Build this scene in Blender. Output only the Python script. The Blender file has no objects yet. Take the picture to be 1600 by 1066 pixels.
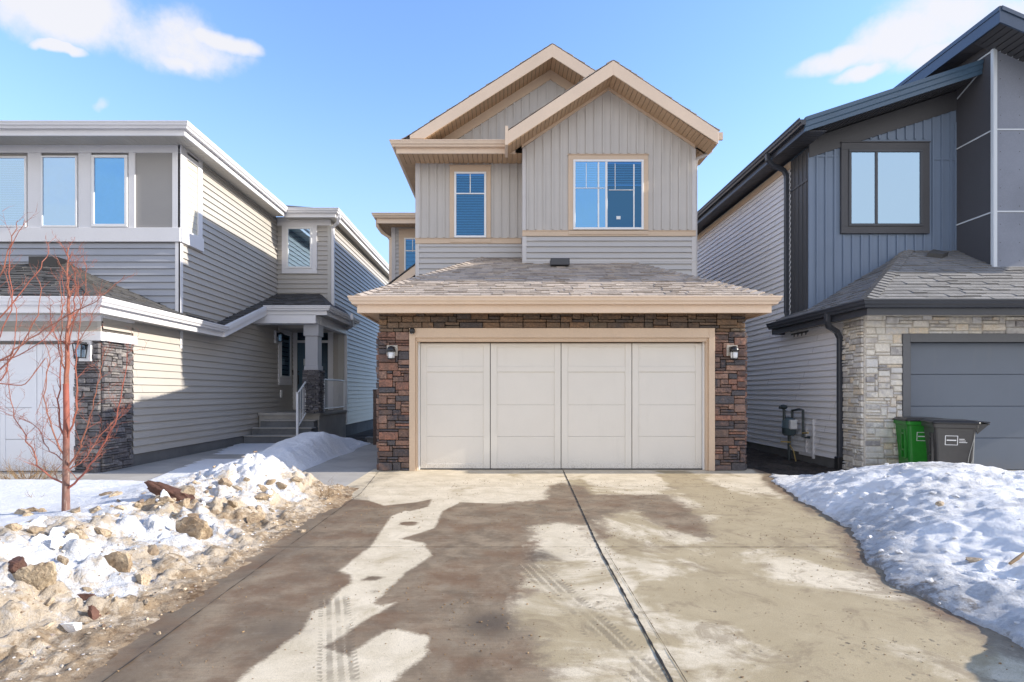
import bpy, math, random
import numpy as np
from mathutils import Vector, noise as mnoise
R = math.radians
random.seed(7)
sc = bpy.context.scene
# ------------------------------------------------------------------ camera
cam_d = bpy.data.cameras.new('camera'); cam = bpy.data.objects.new('camera', cam_d)
sc.collection.objects.link(cam); sc.camera = cam
cam.location = (0, 0, 1.3); cam.rotation_euler = (R(90), 0, 0)
cam_d.sensor_width = 36; cam_d.lens = 890/1600*36
cam_d.shift_x = 17/1600; cam_d.shift_y = 80/1600
cam_d.clip_start = .05; cam_d.clip_end = 3000
# ------------------------------------------------------------------ light
SUN_EL, SUN_AZ = R(23.9), R(2.5)          # low winter sun from the right, barely in front of the facades
sun_d = bpy.data.lights.new('sun', 'SUN'); sun = bpy.data.objects.new('sun', sun_d); sc.collection.objects.link(sun)
tosun = Vector((math.cos(SUN_EL)*math.cos(SUN_AZ), -math.cos(SUN_EL)*math.sin(SUN_AZ), math.sin(SUN_EL)))
sun.rotation_euler = tosun.to_track_quat('Z', 'Y').to_euler()
sun_d.energy = 3.8; sun_d.angle = R(.5); sun_d.color = (1, .93, .82)
sc.view_settings.view_transform = 'Standard'; sc.view_settings.look = 'None'
sc.view_settings.exposure = .90; sc.view_settings.gamma = 1
# ------------------------------------------------------------------ node helpers
class NT:
    def __init__(s, tree): s.t = tree; s.n = tree.nodes; s.l = tree.links; s.n.clear()
    def new(s, typ, props=None, ins=None):
        n = s.n.new(typ)
        for k, v in (props or {}).items(): setattr(n, k, v)
        for k, v in (ins or {}).items():
            i = n.inputs[k]
            if isinstance(v, bpy.types.NodeSocket): s.l.new(v, i)
            else: i.default_value = v
        return n
    def math(s, op, a, b=0., c=None, clamp=False):
        n = s.n.new('ShaderNodeMath'); n.operation = op; n.use_clamp = clamp
        for i, v in enumerate((a, b, c)):
            if v is None: continue
            if isinstance(v, bpy.types.NodeSocket): s.l.new(v, n.inputs[i])
            else: n.inputs[i].default_value = v
        return n.outputs[0]
    def mix(s, f, a, b):
        n = s.n.new('ShaderNodeMix'); n.data_type = 'RGBA'
        for i, v in ((0, f), (6, a), (7, b)):
            if isinstance(v, bpy.types.NodeSocket): s.l.new(v, n.inputs[i])
            else: n.inputs[i].default_value = v if i == 0 else (tuple(v)+(1,))[:4]
        return n.outputs[2]
    def noise(s, scale, detail=4, rough=.55, vec=None, dist=0):
        n = s.new('ShaderNodeTexNoise', None, {'Scale': scale, 'Detail': detail, 'Roughness': rough, 'Distortion': dist})
        s.l.new(vec if vec is not None else s.pos(), n.inputs['Vector'])
        return n.outputs['Fac']
    def pos(s):
        if not hasattr(s, '_p'): s._p = s.n.new('ShaderNodeNewGeometry')
        return s._p.outputs['Position']
    def island(s): s.pos(); return s._p.outputs['Random Per Island']
    def smooth(s, v, a, b, c=0., d=1.):
        n = s.new('ShaderNodeMapRange', {'interpolation_type': 'SMOOTHSTEP'}, {'Value': v, 'From Min': a, 'From Max': b, 'To Min': c, 'To Max': d})
        return n.outputs['Result']
    def ramp(s, v, stops, interp='LINEAR'):
        n = s.n.new('ShaderNodeValToRGB'); s.l.new(v, n.inputs[0]); cr = n.color_ramp; cr.interpolation = interp
        while len(cr.elements) > 1: cr.elements.remove(cr.elements[-1])
        cr.elements[0].position = stops[0][0]; cr.elements[0].color = tuple(stops[0][1])+(1,)
        for p, c in stops[1:]:
            e = cr.elements.new(p); e.color = tuple(c)+(1,)
        return n.outputs[0]
    def scaled(s, sx, sy, sz):
        return s.new('ShaderNodeMapping', None, {'Vector': s.pos(), 'Scale': (sx, sy, sz)}).outputs[0]
    def bump(s, h, strength=.3, dist=.01, normal=None):
        ins = {'Height': h, 'Strength': strength, 'Distance': dist}
        if normal is not None: ins['Normal'] = normal
        return s.new('ShaderNodeBump', None, ins).outputs[0]
    def out(s, base, rough=.6, normal=None, **kw):
        p = s.n.new('ShaderNodeBsdfPrincipled')
        def st(k, v):
            if isinstance(v, bpy.types.NodeSocket): s.l.new(v, p.inputs[k])
            elif isinstance(v, (tuple, list)) and len(v) == 3: p.inputs[k].default_value = tuple(v)+(1,)
            else: p.inputs[k].default_value = v
        st('Base Color', base); st('Roughness', rough)
        if normal is not None: st('Normal', normal)
        for k, v in kw.items(): st(k.replace('_', ' '), v)
        o = s.n.new('ShaderNodeOutputMaterial'); s.l.new(p.outputs[0], o.inputs[0]); return p
def newmat(name):
    m = bpy.data.materials.new(name); m.use_nodes = True; return m, NT(m.node_tree)
# ------------------------------------------------------------------ world: Nishita sky with a few clouds by direction
w = bpy.data.worlds.new('World'); sc.world = w; w.use_nodes = True
t = NT(w.node_tree)
sky = t.new('ShaderNodeTexSky', {'sky_type': 'NISHITA', 'sun_disc': False, 'sun_elevation': SUN_EL, 'sun_rotation': R(90)+SUN_AZ,
      'altitude': 600, 'air_density': 1.0, 'dust_density': .35, 'ozone_density': 1.6})
tc = t.n.new('ShaderNodeTexCoord')
sep = t.new('ShaderNodeSeparateXYZ', None, {0: tc.outputs['Generated']})
yy = t.math('MAXIMUM', sep.outputs[1], .05)
w1 = t.noise(3.2, 5, .6, tc.outputs['Generated'], .2); w2 = t.noise(3.7, 5, .6, t.new('ShaderNodeMapping', None, {'Vector': tc.outputs['Generated'], 'Location': (5, 3, 1)}).outputs[0], .2)
U = t.math('ADD', t.math('DIVIDE', sep.outputs[0], yy), t.math('MULTIPLY', t.math('SUBTRACT', w1, .5), .20)); V = t.math('ADD', t.math('DIVIDE', sep.outputs[2], yy), t.math('MULTIPLY', t.math('SUBTRACT', w2, .5), .14))
n1 = t.noise(4.5, 6, .6, tc.outputs['Generated'], .3)
n2 = t.noise(9, 8, .68, tc.outputs['Generated'])
def blob(cx, cy, rx, ry, ang):
    u0, v0 = (cx-783)/890, (613-cy)/890; a = R(-ang)   # ang: degrees clockwise in the view
    du = t.math('SUBTRACT', U, u0); dv = t.math('SUBTRACT', V, v0)
    p = t.math('ADD', t.math('MULTIPLY', du, math.cos(a)/(rx/890)), t.math('MULTIPLY', dv, math.sin(a)/(rx/890)))
    q = t.math('ADD', t.math('MULTIPLY', du, -math.sin(a)/(ry/890)), t.math('MULTIPLY', dv, math.cos(a)/(ry/890)))
    r2 = t.math('ADD', t.math('MULTIPLY', p, p), t.math('MULTIPLY', q, q))
    return t.math('SUBTRACT', 1., r2)
m = None
for b in [(110, 22, 215, 72, 12), (235, 66, 140, 58, 18), (330, 72, 70, 20, 14), (-20, -20, 160, 60, 5), (270, 100, 45, 18, 35), (100, 92, 48, 11, 8), (165, 172, 22, 14, 10),
          (1430, 50, 160, 58, -14), (1345, 106, 60, 18, -14), (1300, 84, 100, 24, -18), (1530, 15, 170, 55, 0), (1480, 85, 120, 30, -10), (1700, -20, 200, 120, 0)]:
    v = blob(*b); m = v if m is None else t.math('MAXIMUM', m, v)
m = t.math('ADD', m, t.math('MULTIPLY', t.math('SUBTRACT', n1, .5), 2.2)); m = t.math('ADD', m, t.math('MULTIPLY', t.math('SUBTRACT', n2, .5), 1.5))
front = t.smooth(sep.outputs[1], .1, .3)
cm = t.math('MULTIPLY', t.smooth(m, -.12, .85), front)
# unseen bright bank added behind the camera, shaped as fill light for the facades
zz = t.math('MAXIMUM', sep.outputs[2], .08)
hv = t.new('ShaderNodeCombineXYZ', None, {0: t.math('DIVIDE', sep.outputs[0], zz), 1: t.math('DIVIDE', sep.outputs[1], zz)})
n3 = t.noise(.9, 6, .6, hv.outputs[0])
back_fill = t.math('MULTIPLY', t.smooth(n3, .25, .5, .75, 1.), t.math('MULTIPLY', t.smooth(sep.outputs[1], .1, -.35), t.smooth(sep.outputs[2], .85, .25)))

tint = t.new('ShaderNodeMix', {'data_type': 'RGBA', 'blend_type': 'MULTIPLY'}, {0: 1., 6: sky.outputs[0], 7: (1.48, 1.66, 1.95, 1)}).outputs[2]
hz = t.mix(t.smooth(sep.outputs[2], .5, .0, 0., .7), tint, (2.85, 3.4, 4.55))
mixc = t.mix(t.math('MULTIPLY', cm, .93), hz, (4.35, 4.3, 4.4))
mixc = t.mix(back_fill, mixc, (7.1, 6.95, 6.8))   # mixes in the added fill bank, out of view behind the camera
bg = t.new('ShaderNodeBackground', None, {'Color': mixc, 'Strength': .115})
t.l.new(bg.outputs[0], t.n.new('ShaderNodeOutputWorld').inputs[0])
# ------------------------------------------------------------------ mesh helpers
class MB:
    def __init__(s): s.v = []; s.f = []
    def add(s, vs, fs):
        b = len(s.v); s.v += [tuple(p) for p in vs]; s.f += [tuple(b+i for i in f) for f in fs]; return s
    def quad(s, a, b, c, d): return s.add([a, b, c, d], [(0, 1, 2, 3)])
    def hexa(s, c): return s.add(c, [(0, 3, 2, 1), (4, 5, 6, 7), (0, 1, 5, 4), (1, 2, 6, 5), (2, 3, 7, 6), (3, 0, 4, 7)])
    def box(s, x0, x1, y0, y1, z0, z1):
        return s.hexa([(x0, y0, z0), (x1, y0, z0), (x1, y1, z0), (x0, y1, z0), (x0, y0, z1), (x1, y0, z1), (x1, y1, z1), (x0, y1, z1)])
    def prism(s, pts, vec):
        n = len(pts); v = Vector(vec); P = [Vector(p) for p in pts]; Q = [p+v for p in P]
        return s.add(P+Q, [tuple(range(n))[::-1], tuple(range(n, 2*n))]+[(i, (i+1) % n, n+(i+1) % n, n+i) for i in range(n)])
    def tube(s, path, rad, seg=8, cap=True):
        P = [Vector(p) for p in path]; n = len(P)
        rr = rad if isinstance(rad, (list, tuple)) else [rad]*n
        b = len(s.v); ref = None
        for i, p in enumerate(P):
            d = (P[min(i+1, n-1)]-P[max(i-1, 0)]); d = d.normalized() if d.length > 1e-9 else Vector((0, 0, 1))
            if ref is None: ref = d.orthogonal().normalized()
            ref = (ref-d*ref.dot(d)); ref = ref.normalized() if ref.length > 1e-6 else d.orthogonal().normalized()
            q = d.cross(ref)
            for k in range(seg):
                a = 2*math.pi*k/seg; s.v.append(tuple(p+ref*(rr[i]*math.cos(a))+q*(rr[i]*math.sin(a))))
        for i in range(n-1):
            for k in range(seg):
                k2 = (k+1) % seg; s.f.append((b+i*seg+k, b+i*seg+k2, b+(i+1)*seg+k2, b+(i+1)*seg+k))
        if cap: s.f.append(tuple(b+k for k in range(seg))[::-1]); s.f.append(tuple(b+(n-1)*seg+k for k in range(seg)))
        return s
    def rect_tube(s, path, w, dp, side=(1, 0, 0)):     # rectangular pipe, w along `side`
        P = [Vector(p) for p in path]; n = len(P); b = len(s.v)
        for i, p in enumerate(P):
            d = (P[min(i+1, n-1)]-P[max(i-1, 0)]).normalized(); a = Vector(side); a = (a-d*a.dot(d))
            a = a.normalized() if a.length > .05 else Vector((0, 0, 1)); q = d.cross(a)
            for sx, sy in ((-1, -1), (1, -1), (1, 1), (-1, 1)): s.v.append(tuple(p+a*(w/2*sx)+q*(dp/2*sy)))
        for i in range(n-1):
            for k in range(4):
                k2 = (k+1) % 4; s.f.append((b+i*4+k, b+i*4+k2, b+(i+1)*4+k2, b+(i+1)*4+k))
        s.f.append((b+3, b+2, b+1, b)); e = b+(n-1)*4; s.f.append((e, e+1, e+2, e+3)); return s
    def lathe(s, prof, c, seg=20):
        b = len(s.v); n = len(prof)
        for r, z in prof:
            for k in range(seg):
                a = 2*math.pi*k/seg; s.v.append((c[0]+r*math.cos(a), c[1]+r*math.sin(a), c[2]+z))
        for i in range(n-1):
            for k in range(seg):
                k2 = (k+1) % seg; s.f.append((b+i*seg+k, b+i*seg+k2, b+(i+1)*seg+k2, b+(i+1)*seg+k))
        s.f.append(tuple(b+k for k in range(seg))[::-1]); s.f.append(tuple(b+(n-1)*seg+k for k in range(seg))); return s
    def build(s, name, mat, parent=None, bevel=0, smooth=False, seg=1, extra=None):
        me = bpy.data.meshes.new(name); nf = len(s.f)
        if extra: s.add(extra[0].v, extra[0].f)
        me.from_pydata(s.v, [], s.f); me.materials.append(mat)
        if extra: me.materials.append(extra[1]); me.polygons.foreach_set('material_index', [0]*nf+[1]*(len(s.f)-nf))
        if smooth: me.polygons.foreach_set('use_smooth', [True]*len(me.polygons))
        o = bpy.data.objects.new(name, me); sc.collection.objects.link(o)
        if parent is not None: o.parent = parent; o.matrix_parent_inverse = parent.matrix_world.inverted()
        if bevel:
            b = o.modifiers.new('bevel', 'BEVEL'); b.width = bevel; b.segments = seg; b.limit_method = 'ANGLE'; b.angle_limit = R(40)
        return o
def thing(name, label, cat, loc=(0, 0, 0), group=None):
    o = bpy.data.objects.new(name, None); sc.collection.objects.link(o); o.location = loc
    o['label'] = label; o['category'] = cat
    if group: o['group'] = group
    bpy.context.view_layer.update(); return o
def tag(o, label=None, cat=None, group=None, kind=None):
    if label: o['label'] = label
    if cat: o['category'] = cat
    if group: o['group'] = group
    if kind: o['kind'] = kind
    return o
class Face:      # a wall plane; a = absolute x (front faces) or y (side faces), o = distance out of the wall
    def __init__(s, kind, pos): s.k = kind; s.p = pos
    def pt(s, a, z, o=0):
        if s.k == 'F': return (a, s.p-o, z)
        if s.k == 'R': return (s.p+o, a, z)
        return (s.p-o, a, z)
    def box(s, mb, a0, a1, z0, z1, o0, o1):
        mb.hexa([s.pt(a0, z0, o0), s.pt(a1, z0, o0), s.pt(a1, z0, o1), s.pt(a0, z0, o1), s.pt(a0, z1, o0), s.pt(a1, z1, o0), s.pt(a1, z1, o1), s.pt(a0, z1, o1)])
    def poly(s, mb, pts, o0, o1):
        A = [Vector(s.pt(a, z, o0)) for a, z in pts]; d = Vector(s.pt(0, 0, o1))-Vector(s.pt(0, 0, o0)); mb.prism(A, d)
    def lap(s, mb, a0, a1, z0, z1, pitch, out=.027, o=0):
        z = z0; L = a1-a0; row = 0
        while z < z1-.004:
            zt = min(z+pitch, z1); k = (zt-z)/pitch
            cuts = [a0]; c = a0+((row*1.37+.9) % 2.9)
            while c < a1-.35: cuts.append(c); c += 3.66
            cuts.append(a1)
            for i in range(len(cuts)-1):
                b0, b1 = cuts[i], cuts[i+1]; e = .0015 if i else 0
                mb.quad(s.pt(b0+e, z, o+out+e), s.pt(b1, z, o+out+e), s.pt(b1, zt, o+out*(1-k)+e), s.pt(b0+e, zt, o+out*(1-k)+e))
                mb.quad(s.pt(b0+e, z, o), s.pt(b1, z, o), s.pt(b1, z, o+out+e), s.pt(b0+e, z, o+out+e))
            z += pitch; row += 1
    def battens(s, mb, a0, a1, step, z0, topf, skip=(), wd=.034, o0=0, o1=.034, off=0.):
        a = a0+off
        while a < a1-.01:
            segs = [(z0(a) if callable(z0) else z0, topf(a))]
            for (s0, s1, zz0, zz1) in skip:
                if s0-wd/2 < a < s1+wd/2:
                    ns = []
                    for p, q in segs:
                        if p < zz0: ns.append((p, min(q, zz0)))
                        if q > zz1: ns.append((max(p, zz1), q))
                    segs = ns
            for p, q in segs:
                if q-p > .02: s.box(mb, a-wd/2, a+wd/2, p, q, o0, o1)
            a += step
def profile(mb, prof, p0, p1, out, m0=0., m1=0.):   # extrude an (outward, up) profile from p0 to p1, mitred by m
    p0, p1, out = Vector(p0), Vector(p1), Vector(out); d = (p1-p0).normalized(); n = len(prof); Z = Vector((0, 0, 1))
    A = [p0+out*o+Z*z-d*(m0*o) for o, z in prof]; B = [p1+out*o+Z*z+d*(m1*o) for o, z in prof]
    mb.add(A+B, [tuple(range(n)), tuple(range(n, 2*n))[::-1]]+[(i, n+i, n+(i+1) % n, (i+1) % n) for i in range(n)])
GUT = [(0, 0), (0, -.125), (.07, -.125), (.078, -.095), (.105, -.07), (.112, -.035), (.125, -.02), (.125, 0), (.112, 0), (.104, -.03), (.01, -.03), (.01, 0)]
def stonework(mb, F, a0, a1, z0, z1, seed, unit=.045, wr=(2, 8), hr=(1, 1, 1, 2, 2, 3), dep=(.028, .055), jt=.005, o=0):
    rg = random.Random(seed); nx = max(1, round((a1-a0)/unit)); nz = max(1, round((z1-z0)/unit)); ux = (a1-a0)/nx; uz = (z1-z0)/nz
    occ = [[False]*nx for _ in range(nz)]
    for j in range(nz):
        for i in range(nx):
            if occ[j][i]: continue
            h = rg.choice(hr); wd = rg.randint(*wr)
            if h == 1: wd = max(wd, 3)
            k = 0
            while k < wd and i+k < nx and not occ[j][i+k]: k += 1
            wd = k
            if 0 < nx-(i+wd) < 2 and not any(occ[j][i+wd:]): wd = nx-i
            h = min(h, nz-j)
            while h > 1 and any(occ[j+h-1][i+q] for q in range(wd)): h -= 1
            for y in range(h):
                for x in range(wd): occ[j+y][i+x] = True
            d = rg.uniform(*dep); b0, b1 = a0+i*ux+jt/2, a0+(i+wd)*ux-jt/2; c0, c1 = z0+j*uz+jt/2, z0+(j+h)*uz-jt/2
            e = lambda: rg.uniform(0, .007)
            mb.hexa([F.pt(b0, c0, o), F.pt(b1, c0, o), F.pt(b1-e(), c0+e(), o+d+e()), F.pt(b0+e(), c0+e(), o+d-e()),
                     F.pt(b0, c1, o), F.pt(b1, c1, o), F.pt(b1-e(), c1-e(), o+d-e()), F.pt(b0+e(), c1-e(), o+d+e())])
def shingles(mb, o, u, v, smax, L, Rr, seed=1, expo=.142, wr=(.12, .34)):
    # laminated shingles on a slope: o origin at the eave, u along it, v up the slope; L(s), Rr(s) bound each course
    rg = random.Random(seed); o, u, v = Vector(o), Vector(u).normalized(), Vector(v).normalized(); n = u.cross(v).normalized()
    if n.z < 0: n = -n
    s0 = -.02
    P = lambda x, s, h: o+u*x+v*s+n*h
    while s0 < smax-.01:
        s1 = min(s0+expo, smax); s2 = min(s1+.012, smax)
        l0, r0, l1, r1 = L(s0), Rr(s0), L(s2), Rr(s2); x = min(l0, l1)-rg.uniform(0, .25); xe = max(r0, r1)
        while x < xe:
            wd = rg.uniform(*wr); x2 = x+wd; h = rg.choice((.014, .014, .026)); dn = rg.choice((0, 0, .012, .02))
            cl = lambda a, b, c: max(b, min(c, a))
            a0, b0 = cl(x+.002, l0, r0), cl(x2-.002, l0, r0); a1, b1 = cl(x+.002, l1, r1), cl(x2-.002, l1, r1)
            if b0-a0 > .004 or b1-a1 > .004:
                q = s0-dn
                mb.add([P(a0, q, 0), P(b0, q, 0), P(b0, q, h), P(a0, q, h), P(a1, s2, h*.25), P(b1, s2, h*.25)], [(0, 1, 2, 3), (3, 2, 5, 4), (0, 3, 4), (1, 5, 2)])
            x = x2
        s0 += expo
def hipcaps(mb, p0, p1, wd=.13, n=None):
    p0, p1 = Vector(p0), Vector(p1); d = (p1-p0); L = d.length; d.normalize(); n = int(L/.15); sd = d.cross(Vector((0, 0, 1))).normalized(); up = sd.cross(d)
    for i in range(n):
        a = p0+d*(i*L/n); b = p0+d*((i+1)*L/n+.03)
        mb.add([a-sd*wd-up*.035+up*.02, a+up*.038, a+sd*wd-up*.035+up*.02, b-sd*wd-up*.035, b+up*.016, b+sd*wd-up*.035, a-sd*wd-up*.045, a+up*.015, a+sd*wd-up*.045],
               [(0, 1, 4, 3), (1, 2, 5, 4), (6, 7, 1, 0), (7, 8, 2, 1)])
# ------------------------------------------------------------------ materials
def paint(name, col, rough=.5, var=.06, bump=.1, sc_=30, grain=None, splash=False):
    m, t = newmat(name)
    n = t.noise(1.3, 5, .6); n2 = t.noise(sc_, 3) if grain is None else t.noise(1, 3, .5, t.scaled(*grain))
    f = t.math('ADD', t.math('MULTIPLY', n, .6), t.math('MULTIPLY', n2, .4))
    c = t.mix(t.smooth(f, .3, .7), [x*(1-var) for x in col], [min(1, x*(1+var)) for x in col])
    if splash:
        zc = t.new('ShaderNodeSeparateXYZ', None, {0: t.pos()}).outputs[2]; sp = t.math('MULTIPLY', t.smooth(t.math('ADD', zc, t.math('MULTIPLY', t.noise(3, 6, .7), .35)), .42, .12), t.smooth(t.noise(55, 4, .7), .42, .66)); c = t.mix(t.math('MULTIPLY', sp, .5), c, (.22, .17, .12))
        c = t.mix(t.math('MULTIPLY', t.smooth(t.noise(1, 5, .65, t.scaled(5, 5, .7)), .55, .8), .10), c, (.3, .27, .22))
    t.out(c, rough, t.bump(n2, bump, .003)); return m
def siding_mat(name, col, var=.05):
    m, t = newmat(name); isl = t.island()
    g = t.noise(1, 3, .5, t.scaled(6, 6, 160)); n = t.noise(.8, 4, .6)
    c = t.mix(t.math('ADD', t.math('MULTIPLY', isl, .45), t.math('MULTIPLY', n, .55)), [x*(1-var) for x in col], [x*(1+var) for x in col])
    dirt = t.smooth(t.noise(3.5, 6, .65, t.scaled(1, 1, .35)), .5, .8)
    c = t.mix(t.math('MULTIPLY', dirt, .12), c, [x*.55 for x in col])
    wav = t.noise(1, 2, .5, t.scaled(2.2, 2.2, 9))
    t.out(c, .42, t.bump(wav, .35, .012, t.bump(g, .15, .002))); return m
M = {}
M['lap_main'] = siding_mat('greige_lap', (.50, .475, .45)); M['bb_main'] = paint('greige_board', (.53, .495, .455), .5, .05, .1, 30, (90, 90, 3))
M['lap_left'] = siding_mat('taupe_lap', (.46, .43, .39)); M['lap_left_shaded'] = siding_mat('shaded_taupe_lap', (.355, .37, .41))  # front lap is the same vinyl with bluish shade put into its colour
M['lap_right'] = siding_mat('pale_lap', (.88, .87, .88)); M['white'] = paint('white_trim', (.74, .73, .74), .45, .04, .15, 60)
M['white_hi'] = paint('white_vinyl', (.82, .82, .82), .35, .02, .05)
M['corner_main'] = paint('corner_greige', (.58, .55, .53), .5, .04)
M['beige'] = paint('beige_trim', (.62, .47, .335), .5, .06, .15, 40); M['beige_pale'] = paint('peach_metal', (.77, .60, .45), .4, .05, .1)
M['soffit_tan'] = paint('tan_soffit', (.56, .37, .22), .55, .08); M['soffit_white'] = paint('pale_soffit', (.50, .48, .44), .55, .05)
M['door_main'] = paint('cream_door', (.73, .69, .62), .45, .03, .3, 120, None, True); M['door_left'] = paint('white_door', (.74, .75, .78), .45, .02, .2, 120, None, True)
M['door_right'] = paint('slate_door', (.14, .165, .205), .5, .04, .25, 160, None, True)
M['dark'] = paint('charcoal_metal', (.045, .05, .062), .35, .08, .08); M['dark_trim'] = paint('charcoal_trim', (.062, .062, .068), .5, .08)
M['bluebb'] = paint('slate_blue_board', (.165, .215, .295), .5, .06, .1, 30, (90, 90, 3)); M['bluebb_side'] = paint('graphite_board', (.075, .077, .082), .5, .06)
M['panel_dark'] = paint('dark_cement_panel', (.075, .075, .085), .6, .08, .15, 90); M['panel_light'] = paint('grey_cement_panel', (.22, .24, .29), .6, .12, .2, 60)
M['reglet'] = paint('aluminium_reglet', (.62, .66, .70), .3, .02)
M['greypanel'] = paint('grey_panel', (.33, .315, .30), .6, .04, .2, 120); M['creampanel'] = paint('cream_panel', (.60, .57, .47), .6, .03)
M['black'] = paint('black_plastic', (.018, .018, .02), .35, .1); M['dark_inside'] = paint('dark_interior', (.012, .02, .035), .7, .1)
M['blind'] = paint('white_blind', (.62, .70, .76), .5, .03); M['tealdoor'] = paint('teal_door', (.05, .10, .14), .35, .05)
M['film'] = paint('crinkled_film', (.33, .52, .68), .3, .12, .9, 9); M['lampglass'] = paint('frosted_glass', (.75, .76, .76), .15, .03)
M['metergrey'] = paint('meter_blue_grey', (.09, .13, .15), .4, .1); M['brass'] = paint('brass', (.45, .33, .12), .35, .1)
M['pipe'] = paint('dark_pipe', (.04, .055, .06), .45, .15)
def glass(name, tint, refl=.35, rough=.01, gc=(.6, .8, 1)):
    m, t = newmat(name)
    tr = t.new('ShaderNodeBsdfTransparent', None, {'Color': tuple(tint)+(1,)}); gl = t.new('ShaderNodeBsdfGlossy', None, {'Color': tuple(gc)+(1,), 'Roughness': rough})
    nb = t.bump(t.noise(1.6, 2), .12, .02); t.l.new(nb, gl.inputs['Normal'])
    fr = t.new('ShaderNodeFresnel', None, {'IOR': 1.5}); f = t.math('ADD', fr.outputs[0], refl, clamp=True)
    mx = t.new('ShaderNodeMixShader', None, {0: f, 1: tr.outputs[0], 2: gl.outputs[0]})
    t.l.new(mx.outputs[0], t.n.new('ShaderNodeOutputMaterial').inputs[0]); return m
M['glass'] = glass('window_glass', (.26, .56, .95), .16, gc=(.16, .44, .85)); M['glass_hi'] = glass('bright_window_glass', (.3, .55, .75), .5, gc=(.50, .72, .98)); M['glass_mid'] = glass('reflective_window_glass', (.3, .6, .95), .45, gc=(.24, .55, .95)); M['glass_dk'] = glass('dark_window_glass', (.2, .35, .5), .08, gc=(.5, .7, .9))
def shingle_mat(name, dark, light):
    m, t = newmat(name); isl = t.island(); g = t.noise(260, 2, .7); b = t.noise(14, 4, .7); L = t.noise(.9, 4)
    f = t.math('ADD', t.math('MULTIPLY', isl, .3), t.math('ADD', t.math('MULTIPLY', b, .4), t.math('MULTIPLY', L, .3)))
    c = t.mix(t.smooth(f, .15, .85), dark, light); c = t.mix(t.math('MULTIPLY', t.smooth(g, .5, .68), .5), c, [x*1.7 for x in light])
    c = t.mix(t.math('MULTIPLY', t.smooth(g, .45, .3), .55), c, [x*.4 for x in dark])
    t.out(c, .95, t.bump(g, .6, .006)); return m
M['sh_main'] = shingle_mat('brown_grey_shingle', (.19, .155, .13), (.58, .49, .405)); M['sh_left'] = shingle_mat('charcoal_shingle', (.035, .035, .038), (.11, .105, .10))
M['sh_right'] = shingle_mat('grey_shingle', (.13, .125, .12), (.27, .26, .25)); M['deck'] = paint('roof_deck', (.08, .07, .065), .9)
def stone_mat(name, cols, dirt=.5, dk=.45):
    m, t = newmat(name); isl = t.island()
    v = t.math('ADD', isl, t.math('MULTIPLY', t.math('SUBTRACT', t.noise(7, 4, .6), .5), .28))
    c = t.ramp(v, [(i/len(cols), k) for i, k in enumerate(cols)])
    n = t.noise(28, 6, .65); n2 = t.noise(6, 4, .6)
    c = t.mix(t.smooth(n, .35, .7), t.mix(1., c, [.0, .0, .0]) if False else t.mix(dk, c, (.03, .025, .025)), c)
    c = t.mix(t.math('MULTIPLY', t.smooth(n2, .55, .72), dirt*.5), c, [k*.35 for k in cols[0]])
    hh = t.math('ADD', n, t.math('MULTIPLY', t.noise(90, 3), .35)); t.out(c, .8, t.bump(hh, .9, .02)); return m
M['st_main'] = stone_mat('red_brown_stone', [(.085, .07, .07), (.26, .13, .09), (.13, .095, .085), (.38, .18, .12), (.24, .155, .115), (.07, .065, .075), (.33, .19, .135), (.19, .12, .095), (.42, .25, .18), (.11, .10, .105)])
M['st_main_top'] = stone_mat('olive_brown_stone', [(.08, .066, .055), (.24, .14, .075), (.12, .09, .068), (.30, .18, .10), (.17, .13, .09), (.08, .07, .07), (.22, .15, .10)])
M['st_left'] = stone_mat('grey_ledgestone', [(.07, .07, .08), (.22, .20, .20), (.12, .115, .125), (.36, .33, .31), (.09, .09, .10), (.26, .245, .25), (.16, .15, .155)])
M['st_right'] = stone_mat('pale_limestone', [(.74, .69, .61), (.86, .81, .72), (.52, .49, .47), (.88, .82, .70), (.68, .67, .66), (.80, .68, .52), (.80, .78, .74), (.36, .34, .34), (.78, .75, .68)], .08, .16)
M['mortar'] = paint('mortar', (.09, .08, .075), .9, .2); M['mortar_pale'] = paint('pale_mortar', (.52, .48, .42), .9, .2)
def concrete(name, col, var=.2):
    m, t = newmat(name); a = t.noise(1.1, 6, .65); b = t.noise(60, 4, .7); c_ = t.noise(9, 5, .7)
    c = t.mix(t.smooth(a, .3, .7), [x*(1-var) for x in col], [x*(1+var*.5) for x in col]); c = t.mix(t.math('MULTIPLY', t.smooth(c_, .52, .75), .4), c, [x*.5 for x in col])
    c = t.mix(t.math('MULTIPLY', b, .25), c, [x*.6 for x in col]); t.out(c, .85, t.bump(b, .4, .004)); return m
M['concrete'] = concrete('grey_concrete', (.40, .375, .34)); M['concrete_dk'] = concrete('foundation_concrete', (.16, .16, .16)); M['concrete_agg'] = concrete('exposed_aggregate', (.16, .165, .17), .35)
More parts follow.
